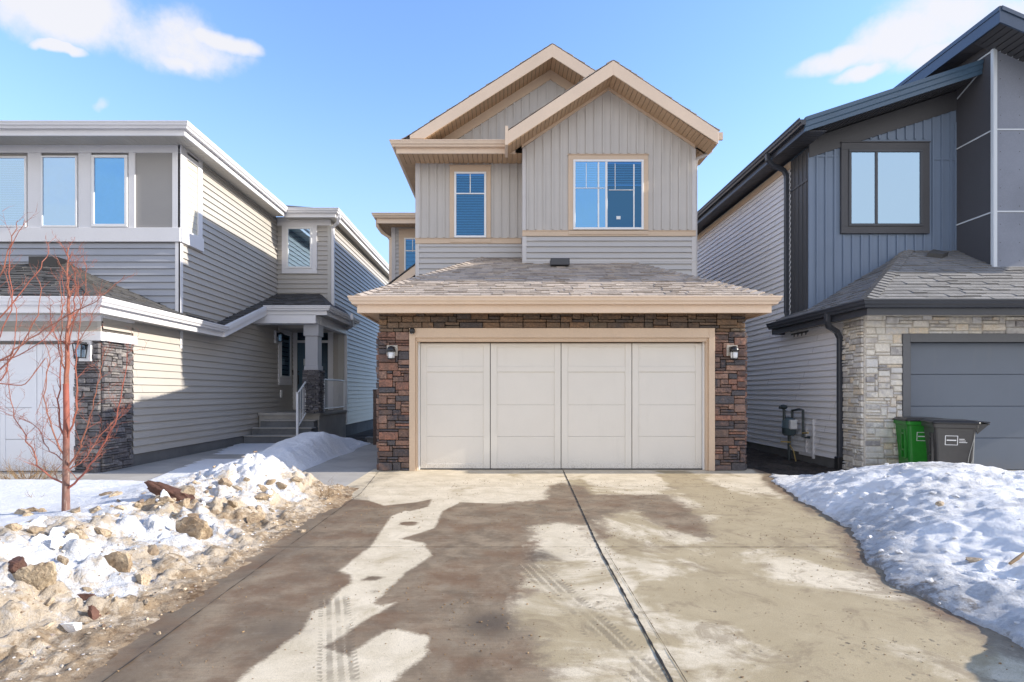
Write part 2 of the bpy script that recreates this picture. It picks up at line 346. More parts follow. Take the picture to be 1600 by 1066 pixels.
# ================================================================== SETTING: ground, slabs, snow
def G(x, y, z=0.): d = (1.3-z)*890/(y-613); return ((x-783)*d/890, d)
def vnoise(x, y, seed):
    xi, yi = np.floor(x).astype(np.int64), np.floor(y).astype(np.int64); fx, fy = x-xi, y-yi; fx = fx*fx*(3-2*fx); fy = fy*fy*(3-2*fy)
    def h(a, b):
        n = (a*374761393+b*668265263+seed*974634777) & 0xffffffff; n = ((n ^ (n >> 13))*1274126177) & 0xffffffff; n = n ^ (n >> 16)
        return (n & 0xffff)/65535.
    return (h(xi, yi)*(1-fx)+h(xi+1, yi)*fx)*(1-fy)+(h(xi, yi+1)*(1-fx)+h(xi+1, yi+1)*fx)*fy
def fbm(x, y, f, oct=4, seed=1, gain=.5):
    s = 0; a = 1; tot = 0
    for i in range(oct): s = s+a*(vnoise(x*f, y*f, seed+i)-.5)*2; tot += a; a *= gain; f *= 2.03
    return s/tot
def cellf(x, y, f, seed):       # distance to the nearest of jittered cell points, and that cell's random value
    x, y = x*f, y*f; xi, yi = np.floor(x), np.floor(y); best = np.full(x.shape, 9.); val = np.zeros(x.shape)
    for i in (-1, 0, 1):
        for j in (-1, 0, 1):
            cx, cy = xi+i, yi+j; jx = vnoise(cx+.0, cy+.0, seed); jy = vnoise(cx, cy, seed+5); v = vnoise(cx, cy, seed+9)
            d = np.hypot(cx+jx-x, cy+jy-y); b = d < best; best = np.where(b, d, best); val = np.where(b, v, val)
    return best, val
def sstep(x, a, b): t = np.clip((x-a)/(b-a), 0, 1); return t*t*(3-2*t)
def grid_mesh(name, xs, ys, zf, mat, attrs=None, drop=None):
    X, Y = np.meshgrid(xs, ys); Z = zf(X, Y); nx, ny = len(xs), len(ys)
    co = np.stack([X, Y, Z], -1).reshape(-1, 3); idx = np.arange(nx*ny).reshape(ny, nx)
    q = np.stack([idx[:-1, :-1], idx[:-1, 1:], idx[1:, 1:], idx[1:, :-1]], -1).reshape(-1, 4)
    if drop is not None:
        k = ~drop(X, Y, Z).reshape(-1)[q].all(1); q = q[k]
    me = bpy.data.meshes.new(name); me.from_pydata(co.tolist(), [], q.tolist()); me.materials.append(mat)
    me.polygons.foreach_set('use_smooth', [True]*len(me.polygons))
    for an, fn in (attrs or {}).items():
        a = me.attributes.new(an, 'FLOAT', 'POINT'); a.data.foreach_set('value', fn(X, Y, Z).reshape(-1).astype(np.float32))
    o = bpy.data.objects.new(name, me); sc.collection.objects.link(o); return o
def sdist(X, Y, poly):
    P = np.array(poly); best = np.full(X.shape, 1e9); ins = np.zeros(X.shape, bool)
    for i in range(len(P)):
        a, b = P[i], P[(i+1) % len(P)]; d = b-a; L = max(d@d, 1e-12)
        k = np.clip(((X-a[0])*d[0]+(Y-a[1])*d[1])/L, 0, 1); best = np.minimum(best, np.hypot(X-a[0]-k*d[0], Y-a[1]-k*d[1]))
        if a[1] != b[1]: ins ^= ((a[1] > Y) != (b[1] > Y)) & (X < (b[0]-a[0])*(Y-a[1])/(b[1]-a[1])+a[0])
    return np.where(ins, best, -best)
# --- materials of the ground
m, t = newmat('thawed_soil_ground'); a = t.noise(2.2, 8, .7); b = t.noise(30, 5, .75); vr = t.new('ShaderNodeTexVoronoi', None, {'Scale': 22., 'Vector': t.pos()})
c = t.mix(t.smooth(a, .35, .65), (.03, .024, .02), (.085, .068, .055)); c = t.mix(t.math('MULTIPLY', t.smooth(b, .55, .7), .6), c, (.15, .13, .11))
t.out(c, .95, t.bump(t.math('ADD', b, t.math('MULTIPLY', vr.outputs[0], .7)), .9, .05)); M['soil'] = m
m, t = newmat('asphalt'); b = t.noise(120, 3, .7); c = t.mix(b, (.035, .035, .036), (.07, .068, .066)); t.out(c, .9, t.bump(b, .5, .006)); M['asphalt'] = m
# driveway
m, t = newmat('stained_driveway_concrete')
wet = t.new('ShaderNodeAttribute', {'attribute_name': 'wet'}).outputs['Fac']; tan = t.new('ShaderNodeAttribute', {'attribute_name': 'tan'}).outputs['Fac']; trk = t.new('ShaderNodeAttribute', {'attribute_name': 'track'}).outputs['Fac']
dark = t.new('ShaderNodeAttribute', {'attribute_name': 'mud'}).outputs['Fac']
nf = t.noise(9, 6, .7); nl = t.noise(.9, 6, .65, None, .6); nm = t.noise(3.2, 7, .7, None, .4); ng = t.noise(190, 3, .75); ns = t.noise(45, 5, .7); brush = t.noise(1, 4, .6, t.scaled(3, 140, 1))
edge = t.math('ADD', wet, t.math('MULTIPLY', t.math('SUBTRACT', nf, .5), .06))
edge = t.math('ADD', edge, t.math('MULTIPLY', t.math('SUBTRACT', ns, .5), .06))
soft = t.new('ShaderNodeAttribute', {'attribute_name': 'soft'}).outputs['Fac']; hw = t.math('ADD', .02, t.math('MULTIPLY', soft, .08)); edge = t.math('ADD', edge, t.math('MULTIPLY', soft, t.math('ADD', t.math('MULTIPLY', t.math('SUBTRACT', nm, .5), .5), t.math('MULTIPLY', t.math('SUBTRACT', nf, .5), .4))))
W = t.new('ShaderNodeMapRange', {'interpolation_type': 'SMOOTHSTEP'}, {'Value': edge, 'From Min': t.math('MULTIPLY', hw, -1.), 'From Max': hw}).outputs[0]
dry = t.mix(t.smooth(nm, .3, .7), (.57, .475, .325), (.74, .63, .46))
T = t.math('MULTIPLY', t.smooth(t.math('ADD', tan, t.math('MULTIPLY', t.math('SUBTRACT', nl, .5), 2.4)), .2, .5), .95)
midc = t.mix(nm, (.29, .22, .115), (.49, .39, .235)); dry = t.mix(T, dry, midc)
red = t.smooth(t.noise(1.7, 6, .7), .42, .68)
wetc = t.mix(t.smooth(nm, .3, .7), (.145, .102, .060), (.32, .24, .15)); wetc = t.mix(t.math('MULTIPLY', red, .8), wetc, (.175, .092, .042))
wetc = t.mix(t.math('MULTIPLY', t.smooth(nf, .5, .75), .45), wetc, (.34, .28, .195)); wetc = t.mix(t.math('MULTIPLY', t.smooth(brush, .5, .68), .35), wetc, (.10, .065, .035)); wetc = t.mix(t.math('MULTIPLY', t.smooth(ns, .56, .72), .4), wetc, (.09, .06, .035))
bl = t.noise(2.6, 8, .75, None, .8); dry = t.mix(t.math('MULTIPLY', t.smooth(bl, .5, .62), t.smooth(tan, -.1, .4, .08, .6)), dry, (.24, .175, .10)); dry = t.mix(t.math('MULTIPLY', t.smooth(ns, .58, .7), .3), dry, (.20, .145, .085))
col = t.mix(W, dry, wetc)
col = t.mix(t.math('MULTIPLY', t.smooth(t.math('ADD', dark, t.math('MULTIPLY', t.math('SUBTRACT', nm, .5), 1.3)), .3, .8), .8), col, (.062, .043, .028))
vs = t.new('ShaderNodeTexVoronoi', None, {'Scale': 19., 'Vector': t.pos(), 'Randomness': 1.}).outputs['Distance']
clus = t.smooth(t.noise(1.6, 5, .7), .50, .66)
pit = t.math('MULTIPLY', t.smooth(t.math('ADD', vs, t.math('MULTIPLY', t.math('SUBTRACT', ns, .5), .5)), .27, .19), t.math('MULTIPLY', clus, t.smooth(t.noise(6, 4), .46, .54)))
pit = t.math('MULTIPLY', pit, t.smooth(tan, -.2, .5))
grit = t.smooth(t.noise(75, 2, .5), .70, .76)
col = t.mix(t.math('MULTIPLY', grit, .6), col, (.07, .05, .035)); col = t.mix(t.math('MULTIPLY', pit, .8), col, (.06, .045, .03))
col = t.mix(t.math('MULTIPLY', t.smooth(ng, .45, .62), .28), col, (.09, .07, .05)); col = t.mix(t.math('MULTIPLY', t.smooth(trk, .2, .9), .5), col, (.11, .085, .058)); col = t.mix(t.math('MULTIPLY', t.smooth(trk, -.3, -.8), .55), col, (.52, .45, .34))
rgh = t.math('SUBTRACT', .85, t.math('MULTIPLY', W, .22))
h = t.math('ADD', t.math('MULTIPLY', ng, .35), t.math('ADD', t.math('MULTIPLY', ns, .3), t.math('MULTIPLY', brush, .3))); h = t.math('SUBTRACT', h, t.math('MULTIPLY', pit, 1.6))
t.out(col, rgh, t.bump(h, .5, .006)); M['drive'] = m
# snow
def snow_mat(name, brown):
    m, t = newmat(name); d = t.new('ShaderNodeAttribute', {'attribute_name': 'dirt'}).outputs['Fac']
    a = t.noise(2.3, 8, .7, None, .5); b = t.noise(14, 7, .7); g = t.noise(95, 4, .7); v = t.new('ShaderNodeTexVoronoi', None, {'Scale': 9., 'Vector': t.pos()}).outputs['Distance']
    f = t.math('ADD', d, t.math('ADD', t.math('MULTIPLY', t.math('SUBTRACT', a, .5), 1.2), t.math('MULTIPLY', t.math('SUBTRACT', b, .5), 1.3)))
    c = t.mix(t.smooth(f, .15, .55), (.80, .80, .81) if brown else (.92, .90, .875), (.58, .48, .36) if brown else (.60, .59, .58))
    c = t.mix(t.smooth(f, .55, .8), c, (.33, .245, .16) if brown else (.30, .27, .24)); c = t.mix(t.smooth(f, .82, 1.1), c, (.15, .095, .055))
    c = t.mix(t.math('MULTIPLY', t.smooth(g, .62, .74), t.smooth(f, .0, .5, .1, .8)), c, (.10, .07, .05))
    nn = t.bump(b, .7, .05); nn = t.bump(t.noise(38, 6, .75), .55, .03, nn); nn = t.bump(g, .5, .012, nn); nn = t.bump(t.math('MULTIPLY', v, t.smooth(f, -.1, .6, .25, 1.)), .5, .035, nn)
    t.out(c, .7, nn, Specular_IOR_Level=.15); return m
M['snow_left'] = snow_mat('sooty_brown_snow', True); M['snow_right'] = snow_mat('grey_white_snow', False)
m, t = newmat('dirty_ice'); isl = t.new('ShaderNodeObjectInfo').outputs['Random']; a = t.noise(6, 6, .7); b = t.noise(40, 5, .7)
c = t.mix(t.smooth(a, .35, .65), (.22, .145, .08), (.50, .39, .26)); c = t.mix(t.math('MULTIPLY', isl, .5), c, (.50, .42, .31)); c = t.mix(t.math('MULTIPLY', t.smooth(b, .50, .66), .75), c, (.13, .085, .05))
t.out(c, .7, t.bump(t.math('ADD', a, t.math('MULTIPLY', b, .4)), .7, .03)); M['ice'] = m
m, t = newmat('ice_crumbs'); isl = t.island(); b = t.noise(40, 5, .7)
c = t.ramp(isl, [(0, (.62, .56, .47)), (.3, (.38, .28, .18)), (.6, (.52, .42, .30)), (.75, (.16, .10, .06)), (.95, (.78, .77, .75))]); t.out(c, .8, t.bump(b, .6, .01)); M['crumb'] = m
M['ice_white'] = paint('white_ice', (.84, .84, .85), .6, .05, .6, 20); M['bark'] = paint('sodden_bark', (.10, .045, .03), .8, .4, .9, 25)
# --- ground sheet and slabs
g = MB().quad((-400, -300, -.14), (400, -300, -.14), (400, 700, -.14), (-400, 700, -.14)).build('ground', M['soil']); tag(g, kind='structure')
g = MB().box(-60, 60, -13, -3.6, -.3, -.13).build('road', M['asphalt']); tag(g, kind='structure')
g = MB().box(-60, 60, -3.6, -2.4, -.3, -.004).build('pavement', M['concrete'], None, .02); tag(g, kind='structure')
# soil strip between the houses, lumpy
def zsoil(X, Y): return -.09+.05*fbm(X, Y, 1.5, 4, 3)+.045*np.abs(fbm(X, Y, 7, 3, 8))
s = grid_mesh('soil_strip', np.arange(4.0, 6.1, .03), np.arange(8.0, 16, .04), zsoil, M['soil']); tag(s, kind='structure')
def walk(name, rects, z):
    mb = MB()
    for r in rects: mb.box(*r, -.12, z)
    o = mb.build(name, M['concrete'], None, .006); tag(o, kind='structure'); return o
walk('side_path', [(-3.28, -1.98, 7.72, 9.3), (-3.3, -2.0, 9.31, 10.8), (-3.32, -2.0, 10.81, 12.3), (-3.35, -2.0, 12.31, 14.6)], -.004)
walk('neighbour_path', [(-6.7, -4.75, 8.2, 9.45), (-6.62, -5.2, 9.46, 11.3), (-6.62, -5.0, 11.31, 13.), (-6.62, -4.9, 13.01, 15.2)], -.03)
walk('neighbour_driveway', [(-12.6, -6.71, 7.7, 9.62), (-12.6, -6.71, 4.0, 7.69)], -.03)
walk('neighbour_apron', [(6.5, 9.6, 6.0, 9.66), (9.61, 12.8, 6.0, 9.66), (6.5, 12.8, 0, 5.99)], -.012)
XE = lambda Y: np.interp(Y, [-2, 1, 2.3, 2.97, 3.65, 4.33, 4.9, 5.46, 6.5, 7.6, 8.45, 8.9], [2.95, 2.85, 2.72, 2.66, 2.62, 2.78, 3.12, 3.33, 3.52, 3.78, 3.98, 4.3])
# --- the driveway
z6 = lambda L: [G(500+a*.40625, 720+b*.40625) for a, b in L]
W1 = [G(*p) for p in [(-40, 1100), (90, 1000), (220, 925), (370, 860), (460, 805), (520, 778), (575, 782), (600, 790), (650, 785), (674, 780), (670, 792), (615, 805), (590, 838), (580, 853), (557, 871), (530, 892), (548, 898), (548, 912), (535, 919), (524, 930), (512, 946), (488, 956), (474, 984), (400, 1040), (370, 1110)]]
DS = [G(*p) for p in [(580, 853), (590, 838), (612, 806), (634, 798), (662, 803), (691, 799), (679, 825), (626, 842), (662, 848), (667, 858), (636, 862), (636, 875), (670, 866), (659, 877), (641, 888), (625, 901), (609, 914), (598, 930), (582, 942), (591, 947), (616, 942), (602, 952), (580, 964), (557, 977), (535, 995), (512, 1006), (500, 1000), (480, 985), (488, 956), (512, 946), (524, 930), (535, 919), (548, 912), (548, 898), (530, 892), (557, 871)]]
W2 = z6([(470, 195), (540, 160), (690, 165), (860, 150), (880, 95), (930, 85), (1020, 100), (1050, 130), (1330, 130), (1450, 195), (1520, 290), (1480, 305), (1330, 262), (1280, 235), (1200, 190), (1100, 215), (1080, 240), (1120, 300), (1060, 310), (1020, 250), (915, 240), (830, 255), (820, 310), (830, 370), (800, 400), (800, 500), (740, 560), (770, 640), (830, 690), (890, 770), (890, 880), (250, 880), (330, 800), (405, 740), (420, 680), (330, 655), (250, 560), (200, 550), (330, 430), (430, 365), (400, 320), (310, 300), (440, 260)])
W3 = [G(*p) for p in [(535, 995), (512, 1006), (503, 1010), (544, 1024), (575, 1002), (602, 986), (650, 985), (650, 930), (602, 952), (580, 964), (557, 977)]]
DB = [G(*p) for p in [(575, 1002), (602, 986), (620, 983), (638, 987), (654, 993), (670, 993), (665, 1011), (669, 1020), (645, 1038), (614, 1062), (570, 1100), (330, 1100), (400, 1040), (474, 984), (486, 985), (505, 1012), (544, 1024)]]
def f_wet(X, Y, Z):
    f = np.full(X.shape, -.5)
    for k, p in ((1, W1), (1, W2), (1, W3), (-1, DS), (-1, DB)):
        s = sdist(X, Y, p); f = np.maximum(f, s) if k > 0 else np.minimum(f, -s)
    f = np.maximum(f, np.clip(X-XE(Y)+.13+.13*fbm(X, Y, 2.2, 4, 61), -.5, .3))
    for (x, y, r) in [(577, 905, .07), (640, 818, .1), (587, 924, .03)]:
        gx, gy = G(x, y); f = np.maximum(f, r*.6-np.hypot((X-gx), (Y-gy))*.8+.05*fbm(X, Y, 9, 3, 67))
    return np.clip(f, -.5, .5)
def f_tan(X, Y, Z):
    a = sstep(X, .75, 1.0)*.45*(1-sstep(Y, 7.2, 8.2))+sstep(X, -.1, .2)*(1-sstep(X, .75, .9))*.42*(1-sstep(Y, 4.4, 4.8)); 
    for poly, k, wd in ((z6([(1320, 40), (1400, 40), (1500, 100), (1600, 130), (1750, 260), (1900, 360), (2100, 400), (2000, 430), (1800, 330), (1600, 230), (1450, 150), (1370, 90)]), .75, .3), (z6([(930, 60), (1010, 60), (1200, 320), (1500, 860), (1380, 860), (1130, 330)]), .5, .2), ([G(*p) for p in [(1200, 880), (1330, 900), (1430, 1070), (1280, 1070)]], .5, .3)):
        a = np.maximum(a, k*sstep(sdist(X, Y, poly), -wd, .1))
    a = a+.35*sstep(X, 2.3, 3.6)*(1-sstep(Y, 6, 7))
    return a
def f_soft(X, Y, Z): return sstep(X, -.15, .15)*(1-.5*sstep(Y, 6.5, 7.5))
def f_mud(X, Y, Z):
    a = .5*np.exp(-((X+1.85-.1*np.sin(Y*3))/.25)**2)
    for (x, y, r, k) in [(560, 810, .5, .35), (800, 815, .8, .28), (850, 868, .25, .7), (765, 975, .22, .75), (430, 985, .35, .55), (730, 930, .45, .3), (700, 1020, .35, .35), (905, 770, .25, .5), (510, 870, .6, .3)]:
        gx, gy = G(x, y); a = np.maximum(a, k*np.exp(-(((X-gx)/r)**2+((Y-gy)/(r*1.2))**2)))
    return a
def f_track(X, Y, Z):
    out = np.zeros(X.shape)
    for (p0, p1, wd, kk) in (((G(825, 878)), (G(1030, 1075)), .115, 1.), (G(522, 930), G(530, 1075), .10, 1.), (G(470, 985), G(440, 1075), .07, .5), (G(925, 1000), G(960, 1045), .08, .5)):
        a = np.array(p0); b = np.array(p1); d = b-a; L = np.hypot(*d); d = d/L
        s = (X-a[0])*d[0]+(Y-a[1])*d[1]; q = (X-a[0])*(-d[1])+(Y-a[1])*d[0]
        ins = sstep(wd-np.abs(q), -.005, .012)*sstep(s, -.05, .1)*sstep(L-s, -.05, .1)*(.55+.45*sstep(fbm(X, Y, 5, 3, 21), -.35, .1))
        q2 = q+.006*fbm(X, Y, 3, 2, 22); rib = np.abs(((q2/wd*2.0+.25) % 1)-.5); line = sstep(rib, .36, .44)*(np.abs(q) < wd*.8); bars = np.where(np.abs(q) > wd*.72, .95*sstep(np.abs(((s*26+np.abs(q)*16) % 1)-.5), .12, .3), .72+.25*fbm(X, Y, 22, 2, 24))
        v = (bars*(1-line)-.9*line)*ins*kk; out = np.where(ins > .03, v, out)
    return out
xs = np.concatenate([np.arange(-2.15, -1.2, .025), np.arange(-1.2, .95, .0095), np.arange(.95, 3.0, .025), np.arange(3.0, 4.3, .035)]); ys = np.concatenate([np.arange(-2.35, 2.3, .1), np.arange(2.3, 4.8, .013), np.arange(4.8, 9.7, .03)])
JX = lambda Y: np.interp(Y, [0, 2.5, 4.78, 8, 9.5], [.74, .765, .815, .965, 1.03])
def zdrive(X, Y):
    z = np.zeros(X.shape)+.0022*fbm(X, Y, 2.5, 3, 5)
    for yc in (4.78, 7.86): z -= .007*np.exp(-((Y-yc)/.014)**2)
    return z
dv = grid_mesh('driveway', xs, ys, zdrive, M['drive'], {'wet': f_wet, 'tan': f_tan, 'mud': f_mud, 'soft': f_soft, 'track': f_track}); tag(dv, kind='structure')
def ribbon(pts, wd, z, jit, seed, step=.05):
    rg = random.Random(seed); mb = MB(); P = [Vector((p[0], p[1], 0)) for p in pts]; L = []
    for a, b in zip(P[:-1], P[1:]):
        n = max(1, int((b-a).length/step)); L += [a+(b-a)*(i/n) for i in range(n)]
    L.append(P[-1]); prev = None
    for i, p in enumerate(L):
        d = (L[min(i+1, len(L)-1)]-L[max(i-1, 0)]).normalized(); s = Vector((-d.y, d.x, 0)); w0 = wd*(1+rg.uniform(-jit, jit)); p = p+s*rg.uniform(-jit, jit)*wd*.35
        cur = (p-s*w0/2+Vector((0, 0, z)), p+s*w0/2+Vector((0, 0, z)))
        if prev: mb.quad(prev[0], prev[1], cur[1], cur[0])
        prev = cur
    return mb
jm = ribbon([(float(JX(y)), y) for y in np.arange(9.5, -2.3, -.25)], .0135, .0045, .45, 3); j = jm.build('expansion_joint', paint('black_joint_filler', (.012, .010, .009), .9, .3), dv)
jm = ribbon([(-2.0, 4.78), (3.4, 4.78)], .006, .004, .6, 4); jm2 = ribbon([(-2.1, 7.86), (4.1, 7.86)], .007, .004, .6, 5); jm.add(jm2.v, jm2.f)
jm2 = ribbon([(.86, 4.72), (.83, 2.4)], .0035, .004, .8, 6); jm.add(jm2.v, jm2.f); jm2 = ribbon([(-1.78, 1.5), (-1.8, 7.3), (-2.0, 9.3)], .006, .004, .8, 7); jm.add(jm2.v, jm2.f)
jm.build('saw_cut', paint('brown_joint', (.055, .042, .03), .9, .3), dv)
# --- snow on the left
def zleft(X, Y):
    t = -1.92-X+.10*fbm(X, Y, .9, 3, 11)+.07*fbm(X, Y, 4, 3, 12)
    prof = np.interp(t, [-.3, -.05, .1, .4, .7, 1.05, 1.6, 2.3, 3.0], [-.06, -.012, .018, .05, .16, .30, .34, .22, .14])
    sY = np.interp(Y, [0, 2.2, 3.5, 4.5, 5.4, 6.4, 7.2, 7.7, 8.2], [.9, .95, 1., .85, .72, 1.05, .8, .35, .1])
    flat = .13+.03*fbm(X, Y, .7, 3, 17)
    z = np.where(t > 2.3, flat+(prof*sY-flat)*np.clip((3.0-t)/.7, 0, 1), prof*sY)
    z = np.where(prof < .02, prof, z)
    z += .21*np.exp(-((X+2.80)/.42)**2-((Y-6.75)/.55)**2)+.10*np.exp(-((X+2.35)/.35)**2-((Y-6.9)/.5)**2)
    rub = np.exp(-((t-.9)/.75)**2)*(t > .1)
    c1, v1 = cellf(X+.1*fbm(X, Y, 5, 2, 31), Y+.08*fbm(X, Y, 6, 2, 33), 5.5, 40); c2, v2 = cellf(X+.04*fbm(X, Y, 14, 2, 35), Y, 12, 60)
    z += rub*(.13*np.clip(.6-c1, 0, .35)*v1*2+.065*np.clip(.55-c2, 0, .3)*v2*2+.03*(v1-.5))+rub*.045*fbm(X, Y, 2.2, 4, 14)+.008*fbm(X, Y, 9, 3, 15)
    z += .012*np.clip(.7-c2, 0, 1)*(t > -.05)*(t < .6)
    far = sstep(Y+.12*fbm(X, Y, 1.1, 2, 19)-(X > -3.3)*0, 7.65, 7.95)
    z = z*(1-far)-.12*far
    Xw = X+.12*fbm(X, Y, .9, 3, 27); r = (1.0*sstep(Xw, -4.95, -4.05)*sstep(Xw, -3.24, -3.75)*.44-.03)*np.interp(Y, [7.4, 7.9, 9, 10.5, 11.8, 13., 14.3, 14.8], [.3, .45, .55, .75, 1.12, .75, .3, .1])
    r = np.where(X > -5.0-.25*(Y-7.4), r, -.12); r = np.where(r > 0, r+.05*fbm(X, Y, 1.6, 4, 23)+.022*fbm(X, Y, 6, 4, 24), r)
    r = np.where((Y > 7.3)&(Y < 14.6), r, -.12)
    return np.maximum(z, r)
def dleft(X, Y, Z):
    t = -1.92-X+.10*fbm(X, Y, .9, 3, 11)
    d = np.interp(t, [-.2, .25, .5, .85, 1.4, 1.9, 2.6], [1.05, .64, .38, .14, .30, .10, -.35]); c, v = cellf(X, Y, 2.4, 77)
    d = d+.38*(v-.5)*(t > .3)*(t < 2.4); d = d-.7*sstep(Y, 7.9, 8.3)
    d = d+.25*np.exp(-((X+3.4)/.6)**2-((Y-3.9)/.6)**2)+.5*np.exp(-((X+2.9)/.5)**2-((Y-5.3)/.3)**2); d = d-.1*np.exp(-((X+2.7)/.5)**2-((Y-6.8)/.5)**2)
    return d
low = lambda X, Y, Z: Z < -.05
sl = grid_mesh('snow', np.concatenate([np.arange(-14, -5.6, .12), np.arange(-5.6, -1.5, .02)]), np.concatenate([np.arange(-2.3, 1.8, .12), np.arange(1.8, 8.3, .02), np.arange(8.3, 14.8, .035)]), zleft, M['snow_left'], {'dirt': dleft}, low); tag(sl, kind='structure')
# --- the mound on the right
def zright(X, Y):
    e = XE(Y)+.11*fbm(X*.3+3, Y, 2.6, 4, 51)+.05*fbm(X, Y, 9, 3, 52); t = X-e
    near = np.interp(t, [-.06, 0, .02, .25, .7, 1.2, 1.8, 2.4, 3.2], [-.08, -.06, .018, .13, .30, .42, .47, .46, .40])
    amp = np.interp(Y, [-2, 0, 1.5, 2.3, 2.75, 3.2, 3.6, 5, 6, 6.8, 7.5, 8.1, 8.6, 8.9], [1.8, 1.9, 2.0, 2.0, 1.6, .75, .62, .85, 1., 1.05, .85, .5, .12, -.2])  # near end raised, out of view, to throw the long shadow over the driveway
    z = np.where(t > .02, .018+(near-.018)*amp, near)
    right = 1-sstep(X, 5.5, 6.75+.15*np.sin(Y*2)); z = np.where(t > .02, z*right-.10*(1-right), z)
    m = np.clip(t/.5, 0, 1)*right
    c1, v1 = cellf(X, Y, 4.2, 81); c2, v2 = cellf(X+.05*fbm(X, Y, 9, 2, 85), Y, 10, 83)
    pm = sstep(fbm(X, Y, .9, 3, 93), -.25, .3); z += m*(.07*fbm(X, Y, 1.2, 6, 53)+pm*(.07*np.clip(.6-c1, 0, .3)*(v1-.2)*2+.05*np.clip(.55-c2, 0, .25)*(v2-.3)*2)+.010*fbm(X, Y, 11, 3, 55)-.06*np.abs(fbm(X*.7, Y*1.3, 2.2, 4, 58)))
    return z
def dright(X, Y, Z):
    t = X-XE(Y); d = np.interp(t, [0, .15, .5, 1.2], [.55, .45, .05, -.02])*np.interp(Y, [2, 5, 6], [1, 1, .3]); c, v = cellf(X, Y, 1.5, 91)
    return d-.07+.42*(fbm(X, Y, 1.1, 4, 99))+.3*(v-.55)+.45*np.exp(-((X-5.0)/.45)**2-((Y-6.7)/.3)**2)+.2*np.exp(-((X-4.2)/.4)**2-((Y-5.6)/.3)**2)
sr = grid_mesh('snow', np.concatenate([np.arange(2.45, 6.95, .022)]), np.concatenate([np.arange(-2.3, 2.2, .12), np.arange(2.2, 9.0, .022)]), zright, M['snow_right'], {'dirt': dright}, low); tag(sr, kind='structure')
def hit(x, y, zf):
    d = np.arange(1.5, 12, .01); X = (x-783)/890*d; Z = 1.3+(613-y)/890*d; s = zf(X, d); k = np.nonzero(Z <= s)[0]
    i = k[0] if len(k) else -1; return Vector((X[i], d[i], max(s[i], -.0)))
# ================================================================== builders for windows, lamps, doors
def window(F, parent, a0, a1, z0, z1, frame='white_hi', casing=None, cw=.09, fw=.045, panes=None, blinds=0., gl='glass', film=False, meet=None, mun=(), head=0., sill=False, depth=.06, o=0.):
    """frame a0..a1 x z0..z1 on wall face F; panes = list of vertical mullion positions"""
    mb = MB(); D = depth+o
    for (p, q, r, s) in ((a0, a1, z1-fw, z1), (a0, a1, z0, z0+fw), (a0, a0+fw, z0+fw, z1-fw), (a1-fw, a1, z0+fw, z1-fw)): F.box(mb, p, q, r, s, o, D)
    for mpos in (panes or []): F.box(mb, mpos-fw/2, mpos+fw/2, z0+fw, z1-fw, o, D-.004)
    w_ = mb.build('window', M[frame], parent, .004)
    if casing:
        c = MB(); hc = cw+head
        for (p, q, r, s) in ((a0-cw, a1+cw, z1, z1+hc), (a0-cw, a1+cw, z0-cw, z0), (a0-cw, a0, z0, z1), (a1, a1+cw, z0, z1)): F.box(c, p, q, r, s, o, D-.018)
        F.box(c, a0-cw-.012, a1+cw+.012, z1+hc, z1+hc+.02, o, D-.002)
        c.build('casing', M[casing], w_, .003)
    b = MB(); F.box(b, a0+.01, a1-.01, z0+.01, z1-.01, o, o+.008); b.build('room', M['film' if film else 'dark_inside'], w_)
    if blinds:
        s = MB(); zt = z1-fw; zb = z0+fw+(1-blinds)*(z1-z0-2*fw); z = zt-.03; a_, b_ = a0+fw+.006, a1-fw-.006
        F.box(s, a_, b_, zt-.04, zt, o+.012, o+.034)
        while z > zb:
            s.quad(F.pt(a_, z, o+.014), F.pt(b_, z, o+.014), F.pt(b_, z-.019, o+.032), F.pt(a_, z-.019, o+.032)); z -= .036
        F.box(s, a_, b_, zb-.03, zb, o+.012, o+.032)
        s.build('blind', M['blind'], w_)
    p = MB(); p.quad(F.pt(a0+fw*.6, z0+fw*.6, D-.02), F.pt(a1-fw*.6, z0+fw*.6, D-.02), F.pt(a1-fw*.6, z1-fw*.6, D-.02), F.pt(a0+fw*.6, z1-fw*.6, D-.02)); p.build('pane', M[gl], w_)
    if mun:
        g = MB()
        for (p0, p1, r0, r1) in mun: F.box(g, p0, p1, r0, r1, D-.018, D-.006)
        g.build('muntin', M['white_hi'], w_)
    return w_
